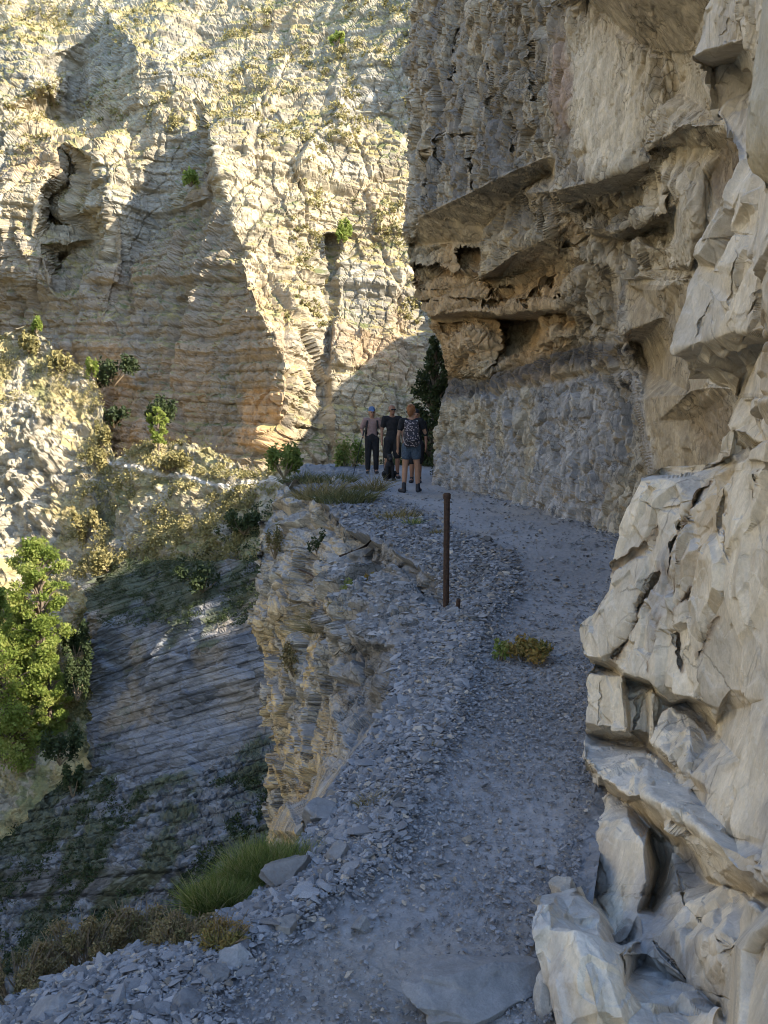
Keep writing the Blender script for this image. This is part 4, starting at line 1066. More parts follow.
bush(98, 470, 22, 26, L_OLIVE, 123, 'olive bush at the sunlit edge of the gully', MID_G, n=450)
bush(103, 448, 18, 30, L_OLIVE, 133, 'narrow olive bush in the dip between the two sunny knolls', MID_G, n=500)
bush(85, 540, 30, 40, L_OLIVE, 124, 'tall olive bush on the slope above the shaded rock face', MID_G, n=800)
bush(110, 575, 44, 38, L_OLIVE, 125, 'olive bush at the top left lip of the shaded rock face', MID_G, n=900)
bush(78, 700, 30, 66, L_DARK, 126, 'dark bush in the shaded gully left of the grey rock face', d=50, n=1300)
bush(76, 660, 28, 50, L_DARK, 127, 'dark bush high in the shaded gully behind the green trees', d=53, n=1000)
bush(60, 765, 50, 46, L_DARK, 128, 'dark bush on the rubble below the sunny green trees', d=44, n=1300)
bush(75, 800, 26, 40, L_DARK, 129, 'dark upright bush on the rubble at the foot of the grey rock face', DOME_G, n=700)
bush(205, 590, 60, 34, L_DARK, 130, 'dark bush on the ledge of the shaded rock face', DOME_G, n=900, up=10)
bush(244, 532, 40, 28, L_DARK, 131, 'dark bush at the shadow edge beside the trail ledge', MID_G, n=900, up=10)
bush(335, 45, 18, 12, L_TREE, 132, 'green bush high on the far cliff near the top', FAR_G, up=10, n=250)

# --- scrub that nobody could count
def scrub(name, grid, mask_fn, n, size, leaf, mat, seed, label):
    P_, (U, V) = grid
    rg = np.random.default_rng(seed)
    f = P_.reshape(-1, 3); u, v = U.ravel(), V.ravel()
    m = mask_fn(u, v, f)
    idx = rg.choice(np.where(m)[0], n)
    C = []
    for i in idx:
        s = px(f[i, 1]); r = size * s * rg.uniform(.4, 1.3)
        k = int(10 + 26 * rg.uniform())
        q = rg.normal(size=(k, 3)) * r * np.array([.55, .55, .38]) + f[i] + np.array([0, -r * .3, r * .25])
        C.append(q)
    tone = np.concatenate([np.full(len(c), rg.uniform()) for c in C]); C = np.concatenate(C)
    V_, F_ = leaf_quads(C, leaf * px(np.median(f[idx, 1])), rg, long=1.7)
    r = np.repeat(np.clip(.6 * tone + .4 * rg.uniform(0, 1, len(C)), 0, 1), 4)
    tag(link(name, np_mesh(name, V_, F_, mat, attrs={'leafrand': r})), label, kind='stuff')
scrub('scrub', MID_G, lambda u, v, f: (u > -60) & (u < 300) & (v < 720) & (fbm(f * .35, 3, 201) - 1.2 * blob(u, v, 10, 500, 45, 90) > -.05) & (np.abs(v - np.interp(u, [110, 150, 190, 219, 255], [463, 470, 477, 483, 479])) > 6), 3600, 6.5, 1.7, L_OLIVE, 202, 'dry olive scrub covering the sunny slope')
scrub('scrub', FAR_G, lambda u, v, f: (u > -40) & (u < 440) & ((v < 150) | ((u > 290) & (v < 330))) & (fbm(f * .25, 3, 203) > .08), 1900, 4.2, 1.35, L_OLIVE, 204, 'dry scrub dotted over the far cliff ledges')
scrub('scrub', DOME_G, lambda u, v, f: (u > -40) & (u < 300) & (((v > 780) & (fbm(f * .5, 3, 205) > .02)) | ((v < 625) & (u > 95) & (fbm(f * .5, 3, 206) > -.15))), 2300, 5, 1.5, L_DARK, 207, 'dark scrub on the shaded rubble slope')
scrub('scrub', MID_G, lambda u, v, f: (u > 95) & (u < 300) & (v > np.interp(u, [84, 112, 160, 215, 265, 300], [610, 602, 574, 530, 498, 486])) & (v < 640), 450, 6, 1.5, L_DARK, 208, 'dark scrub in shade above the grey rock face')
print('plants', time.time() - T0)
# ------------------------------------------------------------------ loose stones
def shard(rng, flat):
    """an angular broken stone about 1 m across, before scaling"""
    bm = bmesh.new()
    n = 12
    for _ in range(n):
        d = rng.normal(size=3); d /= np.linalg.norm(d)
        d *= rng.uniform(.75, 1.0)
        bm.verts.new((d[0] * .5, d[1] * .5 * rng.uniform(.5, .9), d[2] * .5 * flat))
    r = bmesh.ops.convex_hull(bm, input=bm.verts)
    bmesh.ops.delete(bm, geom=[g for g in r['geom_interior'] if isinstance(g, bmesh.types.BMVert)], context='VERTS')
    bmesh.ops.triangulate(bm, faces=bm.faces)
    bm.verts.index_update()
    V_ = np.array([v.co[:] for v in bm.verts]); F_ = np.array([[v.index for v in f.verts] for f in bm.faces])
    bm.free()
    return V_, F_

def stone_material():
    m = rock_material('loose_stone', 26, bump=0.45, grain=0.25, dist=0.008)
    nt = m.node_tree; bs = nt.nodes['Principled BSDF']
    src = bs.inputs['Base Color'].links[0].from_socket
    oi = N(nt, 'ShaderNodeObjectInfo')
    mr = N(nt, 'ShaderNodeMapRange'); mr.inputs['To Min'].default_value = .65; mr.inputs['To Max'].default_value = 1.45
    nt.links.new(oi.outputs['Random'], mr.inputs['Value'])
    vm = N(nt, 'ShaderNodeVectorMath', operation='SCALE')
    nt.links.new(src, vm.inputs[0]); nt.links.new(mr.outputs[0], vm.inputs['Scale'])
    nt.links.new(vm.outputs[0], bs.inputs['Base Color'])
    return m
M_STONE = stone_material()
srng = np.random.default_rng(77)
SHARDS = [shard(srng, f) for f in (.16, .20, .24, .28, .32, .18, .40, .22, .26, .45, .21, .17)]
STONE_ME = [np_mesh('stone', v, f, M_STONE, np.tile((0.18, 0.183, 0.19), (len(v), 1))) for v, f in SHARDS]

def scatter():
    r = np.random.default_rng(78)
    n = 190000
    d = 1.9 * (17.5 / 1.9) ** r.uniform(0, 1, n)          # evenly over the trail's length, more of them close by
    near = r.uniform(0, 1, n) < .6
    d = np.where(near, 1 / r.uniform(1 / 17.5, 1 / 1.9, n), d)
    lo, hi = rim_x(d), foot_x(d)
    x = lo - .02 + (hi + .12 - lo) * r.uniform(0, 1, n)
    t = tread(x, d)
    left = sstep(.9 - (x - lo), 0, .8) * sstep(9 - d, 0, 4)
    keep = r.uniform(0, 1, n) < (.8 + .2 * t) * (.65 + .35 * left) * (1 - (.45 + .35 * sstep(d, 5.5, 8)) * (1 - t))
    keep &= (np.clip(fbm(np.stack([x * 1.6, d * 1.6, 0 * x], 1), 3, 211) + .75, .15, 1) > r.uniform(0, 1, n))
    d, x, t, left = d[keep], x[keep], t[keep], left[keep]
    n = len(d)
    s = np.exp(r.normal(size=n) * .50) * .019 * (.80 + .30 * t + .35 * left) * np.clip(d / 4.6, .72, 1.9)
    s = np.clip(s, .007, .15)
    return d, x, s
SD, SX, SS = scatter()
SZ = ground_z(SX, SD)
proj = SS / SD
order = np.argsort(-proj)
big, rest = order[:262], order[262:64000]
sr = np.random.default_rng(79)

def rubble_on_ledge():
    f = led_P.reshape(-1, 3); U, V = led_UV[0].ravel(), led_UV[1].ravel()
    dv = np.gradient(led_P, axis=0).reshape(-1, 3)
    m = np.where((U > 322) & (U < 445) & (V > 545) & (V < 650) & (V > np.interp(U, [322, 380, 445], [556, 572, 612])) & (V < np.interp(U, [322, 330, 367, 400, 445], [585, 606, 640, 640, 630])))[0]
    return f[sr.choice(m, 1500)]
def stones_mass():
    V_, F_, T_ = [], [], []; o = 0
    for i in rest:
        v, f = SHARDS[sr.integers(len(SHARDS))]
        M = np.array(Matrix.Rotation(sr.uniform(0, 6.28), 3, 'Z') @ Matrix.Rotation(sr.normal() * .35, 3, 'X') @ Matrix.Rotation(sr.normal() * .35, 3, 'Y'))
        q = (v * SS[i]) @ M.T + np.array([SX[i], SD[i], SZ[i] + SS[i] * .07 + .008])
        tone = sr.uniform(.60, 1.5); c = np.array([.178, .18, .186]) * tone
        if sr.uniform() < .12: c = np.array([.27, .235, .19]) * tone
        V_.append(q); F_.append(f + o); T_.append(np.tile(c, (len(v), 1))); o += len(v)
    for q0 in rubble_on_ledge():
        v, f = SHARDS[sr.integers(len(SHARDS))]; z = float(np.clip(np.exp(sr.normal() * .55) * .06, .02, .22))
        M = np.array(Matrix.Rotation(sr.uniform(0, 6.28), 3, 'Z') @ Matrix.Rotation(sr.normal() * .4, 3, 'X'))
        V_.append((v * z) @ M.T + q0); F_.append(f + o); o += len(v); T_.append(np.tile(np.array([.215, .21, .205]) * sr.uniform(.6, 1.5), (len(v), 1)))
    me = np_mesh('gravel', np.concatenate(V_), np.concatenate(F_), R_PATH, np.concatenate(T_))
    tag(link('gravel', me), 'loose grey gravel strewn over the trail', kind='stuff')
stones_mass()

def stone_label(i):
    d, x, s = SD[i], SX[i], SS[i]
    e = (x - rim_x(d)) / (foot_x(d) - rim_x(d))
    if e > .72: return 'small grey stone lying by the foot of the pale near cliff'
    if d < 2.75: return 'flat grey stone among the foreground rubble left of the worn track'
    if d < 4.2: return 'grey stone in the rubble beside the dry straw tuft and rim rocks'
    if d < 7: return 'grey stone in the gravel between the rim rocks and the iron post'
    return 'grey stone on the far stretch of trail beyond the iron post'
for i in big:
    o = link('stone', STONE_ME[sr.integers(len(STONE_ME))])
    o.location = (SX[i], SD[i], SZ[i] + SS[i] * .08 + .010)
    o.scale = (SS[i] * sr.uniform(.9, 1.25), SS[i] * sr.uniform(.8, 1.1), SS[i] * sr.uniform(.8, 1.2))
    o.rotation_euler = (sr.normal() * .22, sr.normal() * .22, sr.uniform(0, 6.28))
    l = stone_label(i)
    tag(o, l, 'stone', {'small grey s': 'stones at the foot of the near cliff', 'flat grey st': 'flat stones in the foreground rubble'}.get(l[:12], l[l.index(' in the') + 1:] if ' in the' in l else 'stones on the far stretch of trail'))

def rock_shape(seed, sub, cell, amp, flat=1.0):
    """a single large stone: cut planes on a dense ball, then broken texture"""
    r = np.random.default_rng(seed)
    bm = bmesh.new(); bmesh.ops.create_icosphere(bm, subdivisions=sub, radius=1.0)
    V_ = np.array([v.co[:] for v in bm.verts]); bm.verts.index_update()
    F_ = np.array([[v.index for v in f.verts] for f in bm.faces]); bm.free()
    pl = r.normal(size=(15, 3)); pl /= np.linalg.norm(pl, axis=1, keepdims=True); dist = r.uniform(.42, .8, 15)
    rr = np.full(len(V_), 1.0)
    for n_, k in zip(pl, dist):
        c = V_ @ n_; rr = np.minimum(rr, np.where(c > 1e-3, k / np.maximum(c, 1e-3), 9))
    V_ = V_ * rr[:, None]
    h, _, _ = blocks(V_.astype(np.float32) + 7 * seed, np.eye(3, dtype=np.float32), (cell,) * 3, amp, amp * 1.4, amp * .3, seed)
    V_ = V_ * (1 + h + amp * fbm(V_ * 2 + seed, 3, seed))[:, None]
    return V_, F_

NAMED = [  # centre of the base in the photo, width and height in pixels, height kept above ground, depth ratio, seed, tint, label
 (478, 1022, 175, 40, .9, 301, (0.20, 0.2, 0.2), 'wide rounded grey rock half buried in the trail at the bottom edge', .45, 'boulder'),
 (236, 970, 46, 9, .5, 302, (0.24, 0.24, 0.235), 'pale tilted slab lying below the rust red shrub at the rim', .5, 'rock_slab'),
 (280, 888, 50, 26, .8, 303, (0.17, 0.165, 0.155), 'grey block on the rim just right of the green grass clump', .7, 'rock'),
 (285, 936, 30, 14, .8, 304, (0.19, 0.185, 0.175), 'flat grey block in the rubble right of the pale tilted slab', .6, 'rock'),
 (362, 932, 26, 14, .8, 305, (0.18, 0.18, 0.178), 'flat stone alone in the gravel on the left of the worn track', .6, 'rock'),
 (322, 822, 40, 22, .8, 306, (0.19, 0.19, 0.19), 'squared grey rim rock above the green grass clump', .8, 'rock'),
 (50, 1020, 60, 18, .8, 310, (0.19, 0.19, 0.19), 'flat grey stone at the very bottom left below the heath shrubs', .5, 'rock'),
 (215, 985, 34, 14, .8, 311, (0.15, 0.15, 0.15), 'dark flat stone just below the pale tilted slab', .6, 'rock'),
 (488, 542, 14, 7, .8, 313, (0.09, 0.09, 0.09), 'small dark stone alone on the trail right of the iron post top', .8, 'rock'),
 (568, 905, 32, 22, .8, 314, (0.33, 0.31, 0.27), 'pale stone wedged at the foot of the near cliff above the bottom block', .8, 'rock'),
 (335, 862, 30, 18, .8, 315, (0.18, 0.178, 0.175), 'grey stone in the rubble right of the green grass clump', .7, 'rock'),
 (548, 1015, 26, 40, .8, 316, (0.34, 0.33, 0.31), 'thin pale upright stone leaning on the bottom block of the near cliff', .5, 'rock'),
]
for u, v, w, h, emb, seed, tint, lb, dr, nm in NAMED:
    p = gp(u, v); s = px(p.y)
    V_, F_ = rock_shape(seed, 5, .55, .045)
    W, H = w * s, h * s
    zz = V_[:, 2]; V_ = V_ / np.array([np.ptp(V_[:, 0]), np.ptp(V_[:, 1]), np.ptp(V_[:, 2])]) * np.array([W, W * dr * 1.6, H * 1.5])
    c = np.tile(tint, (len(V_), 1)) * (1 + .18 * fbm(V_ / W * 6 + seed, 3, seed))[:, None]
    o = link(nm, np_mesh(nm, V_, F_, R_PATH, c))
    o.location = p + Vector((0, W * dr * .5, H * .22)); o.rotation_euler = (0, 0, seed * 1.3)
    if nm == 'rock_slab': o.rotation_euler = (.30, .35, -.6)
    else: o.rotation_euler = (0, 0, random.uniform(-.35, .35))
    tag(o, lb, 'rock')
print('stones', time.time() - T0)

# ------------------------------------------------------------------ iron post of the old railing
M_IRON = plain_material('rusty_iron', (0.045, 0.026, 0.018), rough=.75, var=.45, scale=45, bump=.5, metal=.25, dist=.004)
def lathe(profile, k=20):
    V_, F_ = [], []
    for r, z in profile:
        for j in range(k):
            a = 2 * math.pi * j / k; V_.append((r * math.cos(a), r * math.sin(a), z))
    for i in range(len(profile) - 1):
        for j in range(k):
            F_.append((i * k + j, i * k + (j + 1) % k, (i + 1) * k + (j + 1) % k, (i + 1) * k + j))
    return np.array(V_), np.array(F_)
p = gp(446, 608); s = px(p.y)
r0 = 3.1 * s; Hp = 118 * s
post = empty('iron_post', p)
v, f = lathe([(r0, -.15), (r0, Hp - .004), (r0 * .88, Hp), (.001, Hp + .001)])
link('post_tube', np_mesh('post_tube', v, f, M_IRON, smooth=False), post)
v, f = lathe([(r0 * 1.22, Hp - .05), (r0 * 1.25, Hp - .045), (r0 * 1.25, Hp - .012), (r0 * 1.18, Hp - .008), (r0 * 1.0, Hp - .007)])
link('collar', np_mesh('collar', v, f, M_IRON), post)
tag(post, 'rusty upright iron post at the outer edge of the trail', 'post')
p2 = gp(457, 612); s = px(p2.y)
v, f = lathe([(2.2 * s, -.1), (2.2 * s, 13 * s), (1.4 * s, 14 * s), (.001, 14 * s)], 10)
o = link('iron_stub', np_mesh('iron_stub', v, f, M_IRON)); o.location = p2; o.rotation_euler = (0, .12, 0)
tag(o, 'short cut off iron stub at the foot of the tall iron post', 'stub')
# fallen railing bars hanging over the terrace
def bar(name, pts, r, label):
    v, f = tube(pts, [r] * len(pts), 8)
    tag(link(name, np_mesh(name, v, f, M_IRON, smooth=True)), label, 'bar')
A, B, C_ = at(340, 556, 11.3), at(366, 546, 10.6), at(386, 528, 11.2)
bar('iron_bar', [A, B, B.lerp(C_, .5) + Vector((0, 0, .03)), C_], .016, 'bent thin iron bar poking over the rock terrace left of the post')
A, B, C_ = at(284, 563, 14.6), at(310, 574, 13.2), at(330, 590, 11.2)
bar('iron_bar', [A, B, C_], .014, 'thin iron bar lying along the outer ledge face below the bent bar')

# ------------------------------------------------------------------ people
def capsule(a, b, ra, rb, fx=1.0, k=14, m=6):
    """rounded tapering limb; fx squeezes it front to back"""
    a, b = Vector(a), Vector(b); t = (b - a); L = t.length or 1e-6; t = t / L
    side = Vector((1, 0, 0)) if abs(t.x) < .8 else Vector((0, 1, 0))
    e = (side - t * side.dot(t)).normalized(); g = t.cross(e)
    rings = []
    for i in range(m + 1):
        an = math.pi / 2 * i / m; rings.append((-math.cos(an) * ra, math.sin(an) * ra))
    for i in range(m + 1):
        an = math.pi / 2 * i / m; rings.append((L + math.sin(an) * rb, math.cos(an) * rb))
    V_, F_ = [], []
    for z, r in rings:
        for j in range(k):
            an = 2 * math.pi * j / k
            V_.append(a + t * z + e * math.cos(an) * r + g * math.sin(an) * r * fx)
    for i in range(len(rings) - 1):
        for j in range(k):
            F_.append((i * k + j, i * k + (j + 1) % k, (i + 1) * k + (j + 1) % k, (i + 1) * k + j))
    return np.array([tuple(v) for v in V_]), np.array(F_)

def fuse(name, meshes, voxel, mat, parent, smooth_it=6):
    """limbs grown together into one continuous skin"""
    v, f = cat(meshes)
    me = np_mesh(name, v, f, None)
    o = bpy.data.objects.new('tmp', me); COL.objects.link(o)
    r = o.modifiers.new('r', 'REMESH'); r.mode = 'VOXEL'; r.voxel_size = voxel
    sm = o.modifiers.new('s', 'SMOOTH'); sm.iterations = smooth_it; sm.factor = .5
    dg = bpy.context.evaluated_depsgraph_get()
    m2 = bpy.data.meshes.new_from_object(o.evaluated_get(dg)); m2.name = name
    bpy.data.objects.remove(o)
    m2.materials.clear(); m2.materials.append(mat)
    m2.polygons.foreach_set('use_smooth', [True] * len(m2.polygons))
    return link(name, m2, parent)

def hand(w, d, side, curl=.5):
    """palm, four fingers and a thumb from wrist w along direction d"""
    w = Vector(w); d = Vector(d).normalized(); x = Vector((0, -1, 0)); x = (x - d * x.dot(d)).normalized(); n = d.cross(x)
    out = [capsule(w, w + d * .075, .024, .032, .5)]
    for k, (o, L) in enumerate(((.026, .066), (.009, .074), (-.009, .070), (-.025, .055))):
        a = w + d * .08 + x * o; b = a + d * L * .5 + n * side * .008 * curl; c = b + d * L * .45 + n * side * .03 * curl
        out += [capsule(a, b, .0095, .009, 1, 8, 3), capsule(b, c, .009, .0075, 1, 8, 3)]
    a = w + d * .03 + x * .026; b = a + d * .035 + x * .022; c = b + d * .03 + x * .004
    return out + [capsule(a, b, .012, .010, 1, 8, 3), capsule(b, c, .010, .008, 1, 8, 3)]

def person(loc, face, J, skin, label, female=False, group='hikers on the trail'):
    """J: joints in metres, x to the figure's left when it faces -y; returns the root Empty"""
    root = empty('person', loc, face)
    b = []
    g = lambda k: Vector(J[k])
    sh = .9 if female else 1.0
    b += [capsule(g('pelvis'), g('waist'), .125, .105, .72), capsule(g('waist'), g('chest'), .105 * sh, .135 * sh, .70), capsule(g('chest'), g('neck') - Vector((0, 0, .05)), .13 * sh, .07, .7)]
    b += [capsule(g('neck') - Vector((0, 0, .06)), g('head') - Vector((0, 0, .05)), .055 * sh, .05)]
    for s_ in ('L', 'R'):
        b += [capsule(g('neck') - Vector((0, 0, .05)), g('sh' + s_), .06, .055)]
        b += [capsule(g('sh' + s_), g('el' + s_), .052 * sh, .038 * sh), capsule(g('el' + s_), g('wr' + s_), .039 * sh, .026)]
        b += [capsule(g('hip' + s_), g('kn' + s_), .085, .055), capsule(g('kn' + s_), g('kn' + s_).lerp(g('an' + s_), .35), .054, .055), capsule(g('kn' + s_).lerp(g('an' + s_), .35), g('an' + s_), .055, .036)]
        b += [capsule(g('an' + s_), g('to' + s_), .040, .034, .8)]
        b += hand(g('wr' + s_), g('wr' + s_) - g('el' + s_), 1 if s_ == 'L' else -1)
    hd = g('head'); f = Vector(J.get('look', (0, -1, 0))).normalized(); sx = f.cross(Vector((0, 0, 1))).normalized()
    b += [capsule(hd + Vector((0, 0, .02)) - f * .012, hd + Vector((0, 0, .045)) - f * .018, .083, .080, 1), capsule(hd - Vector((0, 0, .06)) + f * .03, hd + f * .02, .052, .066)]
    b += [capsule(hd + f * .085 + Vector((0, 0, .012)), hd + f * .100 - Vector((0, 0, .018)), .009, .013, 1, 8, 3)]
    for k in (-1, 1): b += [capsule(hd + sx * k * .080 + Vector((0, 0, .016)), hd + sx * k * .078 - Vector((0, 0, .022)), .016, .011, 1, 8, 3)]
    body = fuse('body', b, .010, skin, root, 3)
    # eyes and mouth
    ey = []
    for k in (-1, 1): ey += [capsule(hd + f * .078 + sx * k * .031 + Vector((0, 0, .014)), hd + f * .080 + sx * k * .033 + Vector((0, 0, .014)), .011, .011, 1, 8, 3)]
    for q in ey: link('eye', np_mesh('eye', q[0], q[1], M_EYE, smooth=True), root)
    q = capsule(hd + f * .080 - sx * .022 - Vector((0, 0, .052)), hd + f * .080 + sx * .022 - Vector((0, 0, .052)), .007, .007, 1, 8, 3)
    link('mouth', np_mesh('mouth', q[0], q[1], M_LIP, smooth=True), root)
    tag(root, label, 'person', group)
    return root, g, hd, f, sx

def cloth(name, root, caps, mat, voxel=.013): return fuse(name, [capsule(*c) for c in caps], voxel, mat, root, 4)
M_SKIN = plain_material('skin', (0.27, 0.15, 0.095), rough=.55, var=.10, scale=12, bump=0)
M_SKIN2 = plain_material('tanned_skin', (0.21, 0.11, 0.07), rough=.55, var=.10, scale=12, bump=0)
M_EYE = plain_material('eye', (0.03, 0.025, 0.02), rough=.2, var=0, bump=0)
M_LIP = plain_material('lips', (0.25, 0.09, 0.075), rough=.5, var=0, bump=0)
M_BLACK = plain_material('black_cotton', (0.012, 0.012, 0.014), rough=.9, var=.3, scale=18, bump=.3)
M_DENIM = plain_material('denim', (0.045, 0.065, 0.095), rough=.9, var=.35, scale=30, bump=.3)
M_PINK = plain_material('pink_top', (0.22, 0.145, 0.13), rough=.9, var=.2, scale=16, bump=.3)
M_BLUE = plain_material('blue_cap', (0.08, 0.13, 0.24), rough=.8, var=.15, scale=20, bump=.2)
M_HAIR = plain_material('auburn_hair', (0.20, 0.085, 0.035), rough=.6, var=.4, scale=60, bump=.5)
M_HAIR2 = plain_material('blond_hair', (0.30, 0.21, 0.11), rough=.6, var=.4, scale=60, bump=.5)
M_BOOT = plain_material('boot', (0.022, 0.022, 0.026), rough=.7, var=.4, scale=40, bump=.3)
M_GLASS = plain_material('dark_lens', (0.01, 0.01, 0.012), rough=.1, var=0, bump=0)
M_FUR = plain_material('black_fur', (0.010, 0.010, 0.011), rough=.8, var=.4, scale=50, bump=.6)
M_GREYC = plain_material('grey_strap', (0.30, 0.29, 0.28), rough=.9, var=.2, scale=20, bump=.2)
def pack_material():
    m, nt, bs = new_mat('patterned_pack')
    tc = N(nt, 'ShaderNodeTexCoord'); vo = N(nt, 'ShaderNodeTexVoronoi'); vo.inputs['Scale'].default_value = 26
    nt.links.new(tc.outputs['Object'], vo.inputs['Vector'])
    cr = N(nt, 'ShaderNodeValToRGB'); e = cr.color_ramp.elements
    e[0].position = .25; e[0].color = (.30, .25, .26, 1); e[1].position = .42; e[1].color = (.018, .018, .026, 1)
    nt.links.new(vo.outputs['Distance'], cr.inputs['Fac']); nt.links.new(cr.outputs[0], bs.inputs['Base Color']); bs.inputs['Roughness'].default_value = .85
    return m
M_PACK = pack_material()

def standing(h, legs=.10, armL=None, armR=None, look=(0, -1, 0), toe=(0, -1, 0), stag=0.0):
    k = h / 1.70; t = Vector(toe) * .13
    J = dict(pelvis=(0, 0, .93), waist=(0, 0, 1.10), chest=(0, .01, 1.27), neck=(0, .015, 1.455), head=(0, -.005, 1.585), shL=(.175, .01, 1.395), shR=(-.175, .01, 1.395),
             elL=(.235, .03, 1.12), elR=(-.235, .03, 1.12), wrL=(.245, -.04, .88), wrR=(-.245, -.04, .88), hipL=(.085, 0, .89), hipR=(-.085, 0, .89),
             knL=(legs * .95, -.02 - stag, .49), knR=(-legs * .95, -.02 + stag, .49), anL=(legs, .02 - stag, .085), anR=(-legs, .02 + stag, .085))
    J['toL'] = tuple(Vector(J['anL']) + t + Vector((.02, 0, -.045))); J['toR'] = tuple(Vector(J['anR']) + t + Vector((-.02, 0, -.045)))
    J.update(armL or {}); J.update(armR or {})
    J = {a: tuple(Vector(b) * k) for a, b in J.items()}
    J['look'] = look
    return J

def tee(root, g, mat, sleeve=.55, name='shirt', inf=.016, female=False):
    sh = .9 if female else 1.0
    c = [(g('pelvis') + Vector((0, 0, .02)), g('waist'), .125 + inf, .108 + inf, .74), (g('waist'), g('chest'), .108 * sh + inf, .138 * sh + inf, .72), (g('chest'), g('neck') - Vector((0, 0, .075)), .134 * sh + inf, .062 + inf, .72)]
    for s in 'LR':
        c += [(g('neck') - Vector((0, 0, .075)), g('sh' + s), .055 + inf, .054 + inf), (g('sh' + s), g('sh' + s).lerp(g('el' + s), sleeve), .054 + inf, .047 + inf)]
    return cloth(name, root, c, mat)
def bottoms(root, g, mat, to, name, inf=.014):
    c = [(g('pelvis') - Vector((0, 0, .01)), g('waist') - Vector((0, 0, .06)), .128 + inf, .112 + inf, .76)]
    for s in 'LR':
        kn, an = g('kn' + s), g('an' + s); hp = g('hip' + s)
        if to <= 1: c += [(hp, hp.lerp(kn, to), .088 + inf, .088 - .025 * to + inf)]
        else: c += [(hp, kn, .088 + inf, .060 + inf), (kn, kn.lerp(an, to - 1), .060 + inf, .050 + inf)]
    return cloth(name, root, c, mat)
def boots(root, g, mat, hi=.10):
    for s in 'LR':
        an, to = g('an' + s), g('to' + s)
        fuse('boot', [capsule(an + Vector((0, .02, -.045)), to, .046, .043, .9), capsule(an - Vector((0, 0, .04)), an + Vector((0, 0, hi)), .047, .045)], .012, mat, root, 3)
def headcover(name, root, hd, f, mat, extra=()):
    up = Vector((0, 0, 1))
    return cloth(name, root, [(hd + up * .045 - f * .022, hd + up * .055 - f * .022, .090, .088)] + list(extra), mat, .010)

# the woman with her back to the camera
pw = gp(411, 492.5)
J = standing(1.70, legs=.125, armL={'elL': (.25, .05, 1.12), 'wrL': (.26, -.02, .875)}, armR={'elR': (-.27, -.02, 1.17), 'wrR': (-.20, -.16, 1.36)}, look=(-.5, -1, 0))
J['anL'], J['toL'] = (.14, .05, .085), (.22, -.06, .04); J['anR'], J['toR'] = (-.135, -.02, .085), (-.18, -.14, .04)
root, g, hd, f, sx = person(pw, math.pi, J, M_SKIN, 'person seen from behind in black shirt, short denim shorts and boots, patterned backpack on', True)
tee(root, g, M_BLACK, .5, female=True); bottoms(root, g, M_DENIM, .42, 'shorts', .02); boots(root, g, M_BOOT, .09)
headcover('hair', root, hd, f, M_HAIR, [(hd - f * .05 + Vector((0, 0, -.03)), hd - f * .06 + Vector((0, 0, .04)), .06, .07), (hd - f * .085 + Vector((0, 0, .085)), hd - f * .1 + Vector((0, 0, .095)), .04, .035), (hd - f * .055 + Vector((0, 0, -.08)), hd - f * .05 - Vector((0, 0, .02)), .03, .055)])
def backpack(loc, face, h, w, d, mat, strap_mat, label, back=.12, strap=True):
    """pack on a back: loc is the wearer's feet; the pack hangs behind (+y when facing -y)"""
    r = empty('backpack', loc, face)
    y = back + d / 2
    fuse('pack_body', [capsule((-w * .22, y, h), (-w * .20, y, h + .36), w * .30, w * .26, d / w * 1.5), capsule((w * .22, y, h), (w * .20, y, h + .36), w * .30, w * .26, d / w * 1.5), capsule((-.05, y, h + .03), (.05, y, h + .34), w * .38, w * .34, d / w * 1.3)], .014, mat, r, 4)
    fuse('front_pocket', [capsule((-w * .16, y + d * .5, h + .06), (w * .16, y + d * .5, h + .06), .07, .07, .6), capsule((-w * .14, y + d * .5, h + .13), (w * .14, y + d * .5, h + .13), .05, .05, .6)], .012, mat, r, 3)
    for s in (-1, 1):
        v, f_ = tube([(s * .10, y - d * .35, h + .37), (s * .115, .02, h + .455), (s * .125, -.10, h + .37), (s * .14, -.125, h + .22), (s * .15, -.02, h + .08), (s * .13, y - d * .3, h + .04)], [.021] * 6, 8)
        link('strap', np_mesh('strap', v, f_, strap_mat, smooth=True), r)
    return tag(r, label, 'backpack')
backpack(pw, math.pi, .98, .30, .15, M_PACK, M_GREYC, 'dark backpack with pale pattern worn by the person in denim shorts')

# the bald man facing the camera
pm = gp(392, 478.5)
J = standing(1.72, legs=.13, armL={'elL': (.25, .04, 1.13), 'wrL': (.26, -.03, .89)}, look=(.25, -1, -.05))
root, g, hd, f, sx = person(pm, .15, J, M_SKIN2, 'bald person in black t-shirt, black shorts and sunglasses, facing the camera')
tee(root, g, M_BLACK, .6); bottoms(root, g, M_BLACK, .86, 'shorts', .03); boots(root, g, M_BOOT, .06)
for k in (-1, 1):
    q = capsule(hd + f * .086 + sx * k * .018 + Vector((0, 0, .016)), hd + f * .082 + sx * k * .050 + Vector((0, 0, .016)), .019, .018, 1, 10, 4)
    link('sunglasses', np_mesh('sunglasses', q[0], q[1], M_GLASS, smooth=True), root)

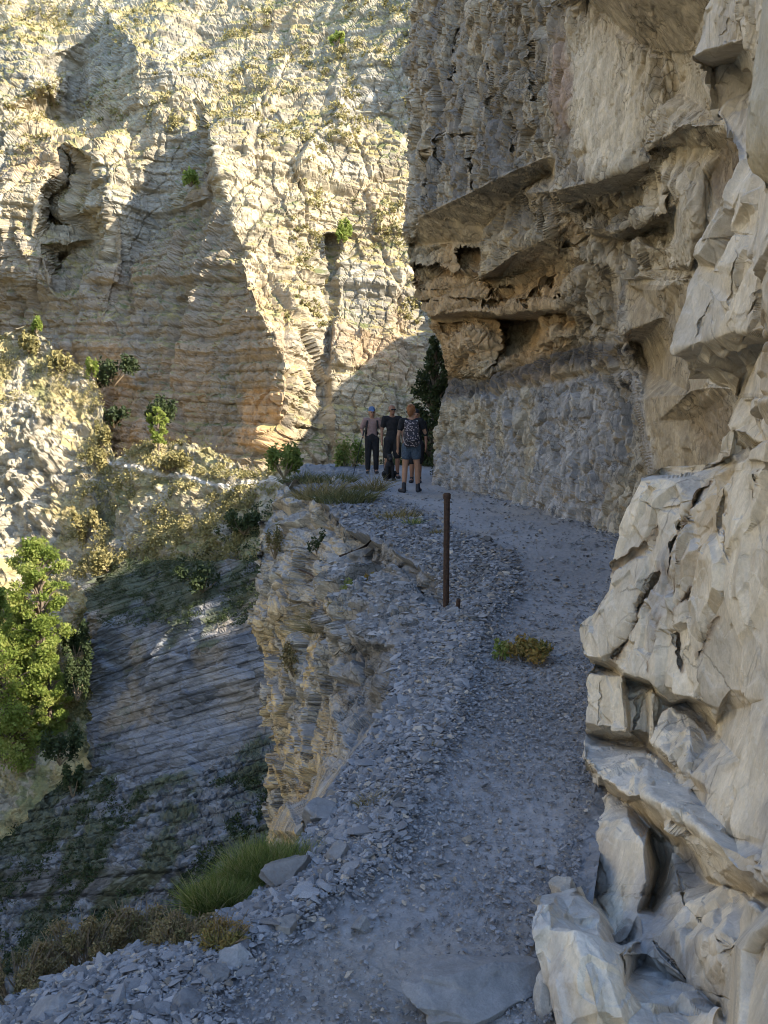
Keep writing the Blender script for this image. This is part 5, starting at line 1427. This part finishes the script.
# the hiker in the blue cap
ph = gp(372, 473.5)
J = standing(1.62, legs=.11, armL={'elL': (.26, .06, 1.16), 'wrL': (.24, -.18, 1.06)}, armR={'elR': (-.27, .06, 1.16), 'wrR': (-.25, -.16, 1.02)}, look=(.1, -1, -.1))
root, g, hd, f, sx = person(ph, .1, J, M_SKIN, 'person in blue cap, pink top and black trousers standing with trekking poles', True)
tee(root, g, M_PINK, .8, female=True); bottoms(root, g, M_BLACK, 1.85, 'trousers', .016); boots(root, g, M_BOOT, .08)
headcover('cap', root, hd + Vector((0, 0, .02)), f, M_BLUE, [(hd + f * .07 + Vector((0, 0, .065)), hd + f * .12 + Vector((0, 0, .055)), .05, .04, .25)])
headcover('hair', root, hd - Vector((0, 0, .02)) - f * .015, f, M_HAIR2, [(hd - f * .05 - Vector((0, 0, .08)), hd - f * .05, .05, .07)])
backpack(ph, .1, .92, .32, .17, M_BLACK, M_BLACK, 'black backpack worn by the person in the blue cap')
Rm = Matrix.Rotation(.1, 3, 'Z')
for k, (gr, tip, lb) in enumerate([((.24, -.24, 1.05), (.30, -.30, 0.0), 'trekking pole on the side nearer the bald person'), ((-.25, -.22, 1.02), (-.52, -.40, 0.0), 'slanting trekking pole on the side away from the bald person')]):
    a, b = Rm @ Vector(gr), Rm @ Vector(tip); r = empty('trekking_pole', ph)
    sc_ = 1.62 / 1.7
    a = a * sc_; b = b * sc_
    dirn = (a - b).normalized()
    q = capsule(b, a, .009, .011); link('shaft', np_mesh('shaft', q[0], q[1], M_BLACK, smooth=True), r)
    q = capsule(a - dirn * .02, a + dirn * .10, .018, .020); link('grip', np_mesh('grip', q[0], q[1], M_BOOT, smooth=True), r)
    tag(r, lb, 'trekking pole')

# someone mostly hidden behind the woman
pb = gp(415.5, 483)
J = standing(1.60, legs=.09, look=(.2, -1, 0))
root, g, hd, f, sx = person(pb, -.1, J, M_SKIN2, 'person in dark clothes mostly hidden behind the one with the patterned backpack')
tee(root, g, M_BLACK, .9); bottoms(root, g, M_BLACK, .9, 'shorts', .03); boots(root, g, M_BOOT, .06)
headcover('hair', root, hd, f, M_BLACK)

# the black dog sitting by the bald man
pdg = gp(389.5, 480.5)
dg_ = empty('dog', pdg, .12)
c = [((0, .16, .13), (0, -.02, .36), .115, .10, .9), ((0, -.02, .34), (0, -.05, .46), .085, .065), ((0, -.06, .50), (0, -.07, .54), .070, .066), ((0, -.10, .505), (0, -.20, .485), .045, .030)]
for s in (-1, 1):
    c += [((s * .065, -.06, .32), (s * .060, -.09, .16), .045, .030), ((s * .060, -.09, .16), (s * .060, -.095, .03), .030, .026), ((s * .060, -.10, .025), (s * .060, -.15, .022), .030, .024),
          ((s * .085, .13, .14), (s * .12, -.01, .17), .085, .055), ((s * .12, -.01, .17), (s * .11, .12, .05), .045, .028), ((s * .11, .12, .04), (s * .12, -.03, .028), .028, .028),
          ((s * .045, -.055, .585), (s * .060, -.05, .63), .026, .008, .6), ]
c += [((0, .25, .06), (.10, .36, .03), .028, .014)]
fuse('body', [capsule(*q) for q in c], .010, M_FUR, dg_, 3)
q = capsule((0, -.225, .492), (0, -.228, .492), .014, .014, 1, 8, 3); link('nose', np_mesh('nose', q[0], q[1], M_GLASS, smooth=True), dg_)
for s in (-1, 1):
    q = capsule((s * .032, -.128, .535), (s * .033, -.130, .535), .010, .010, 1, 8, 3); link('eye', np_mesh('eye', q[0], q[1], M_EYE, smooth=True), dg_)
tag(dg_, 'black dog sitting at the feet of the bald person', 'dog')
print('all', time.time() - T0)
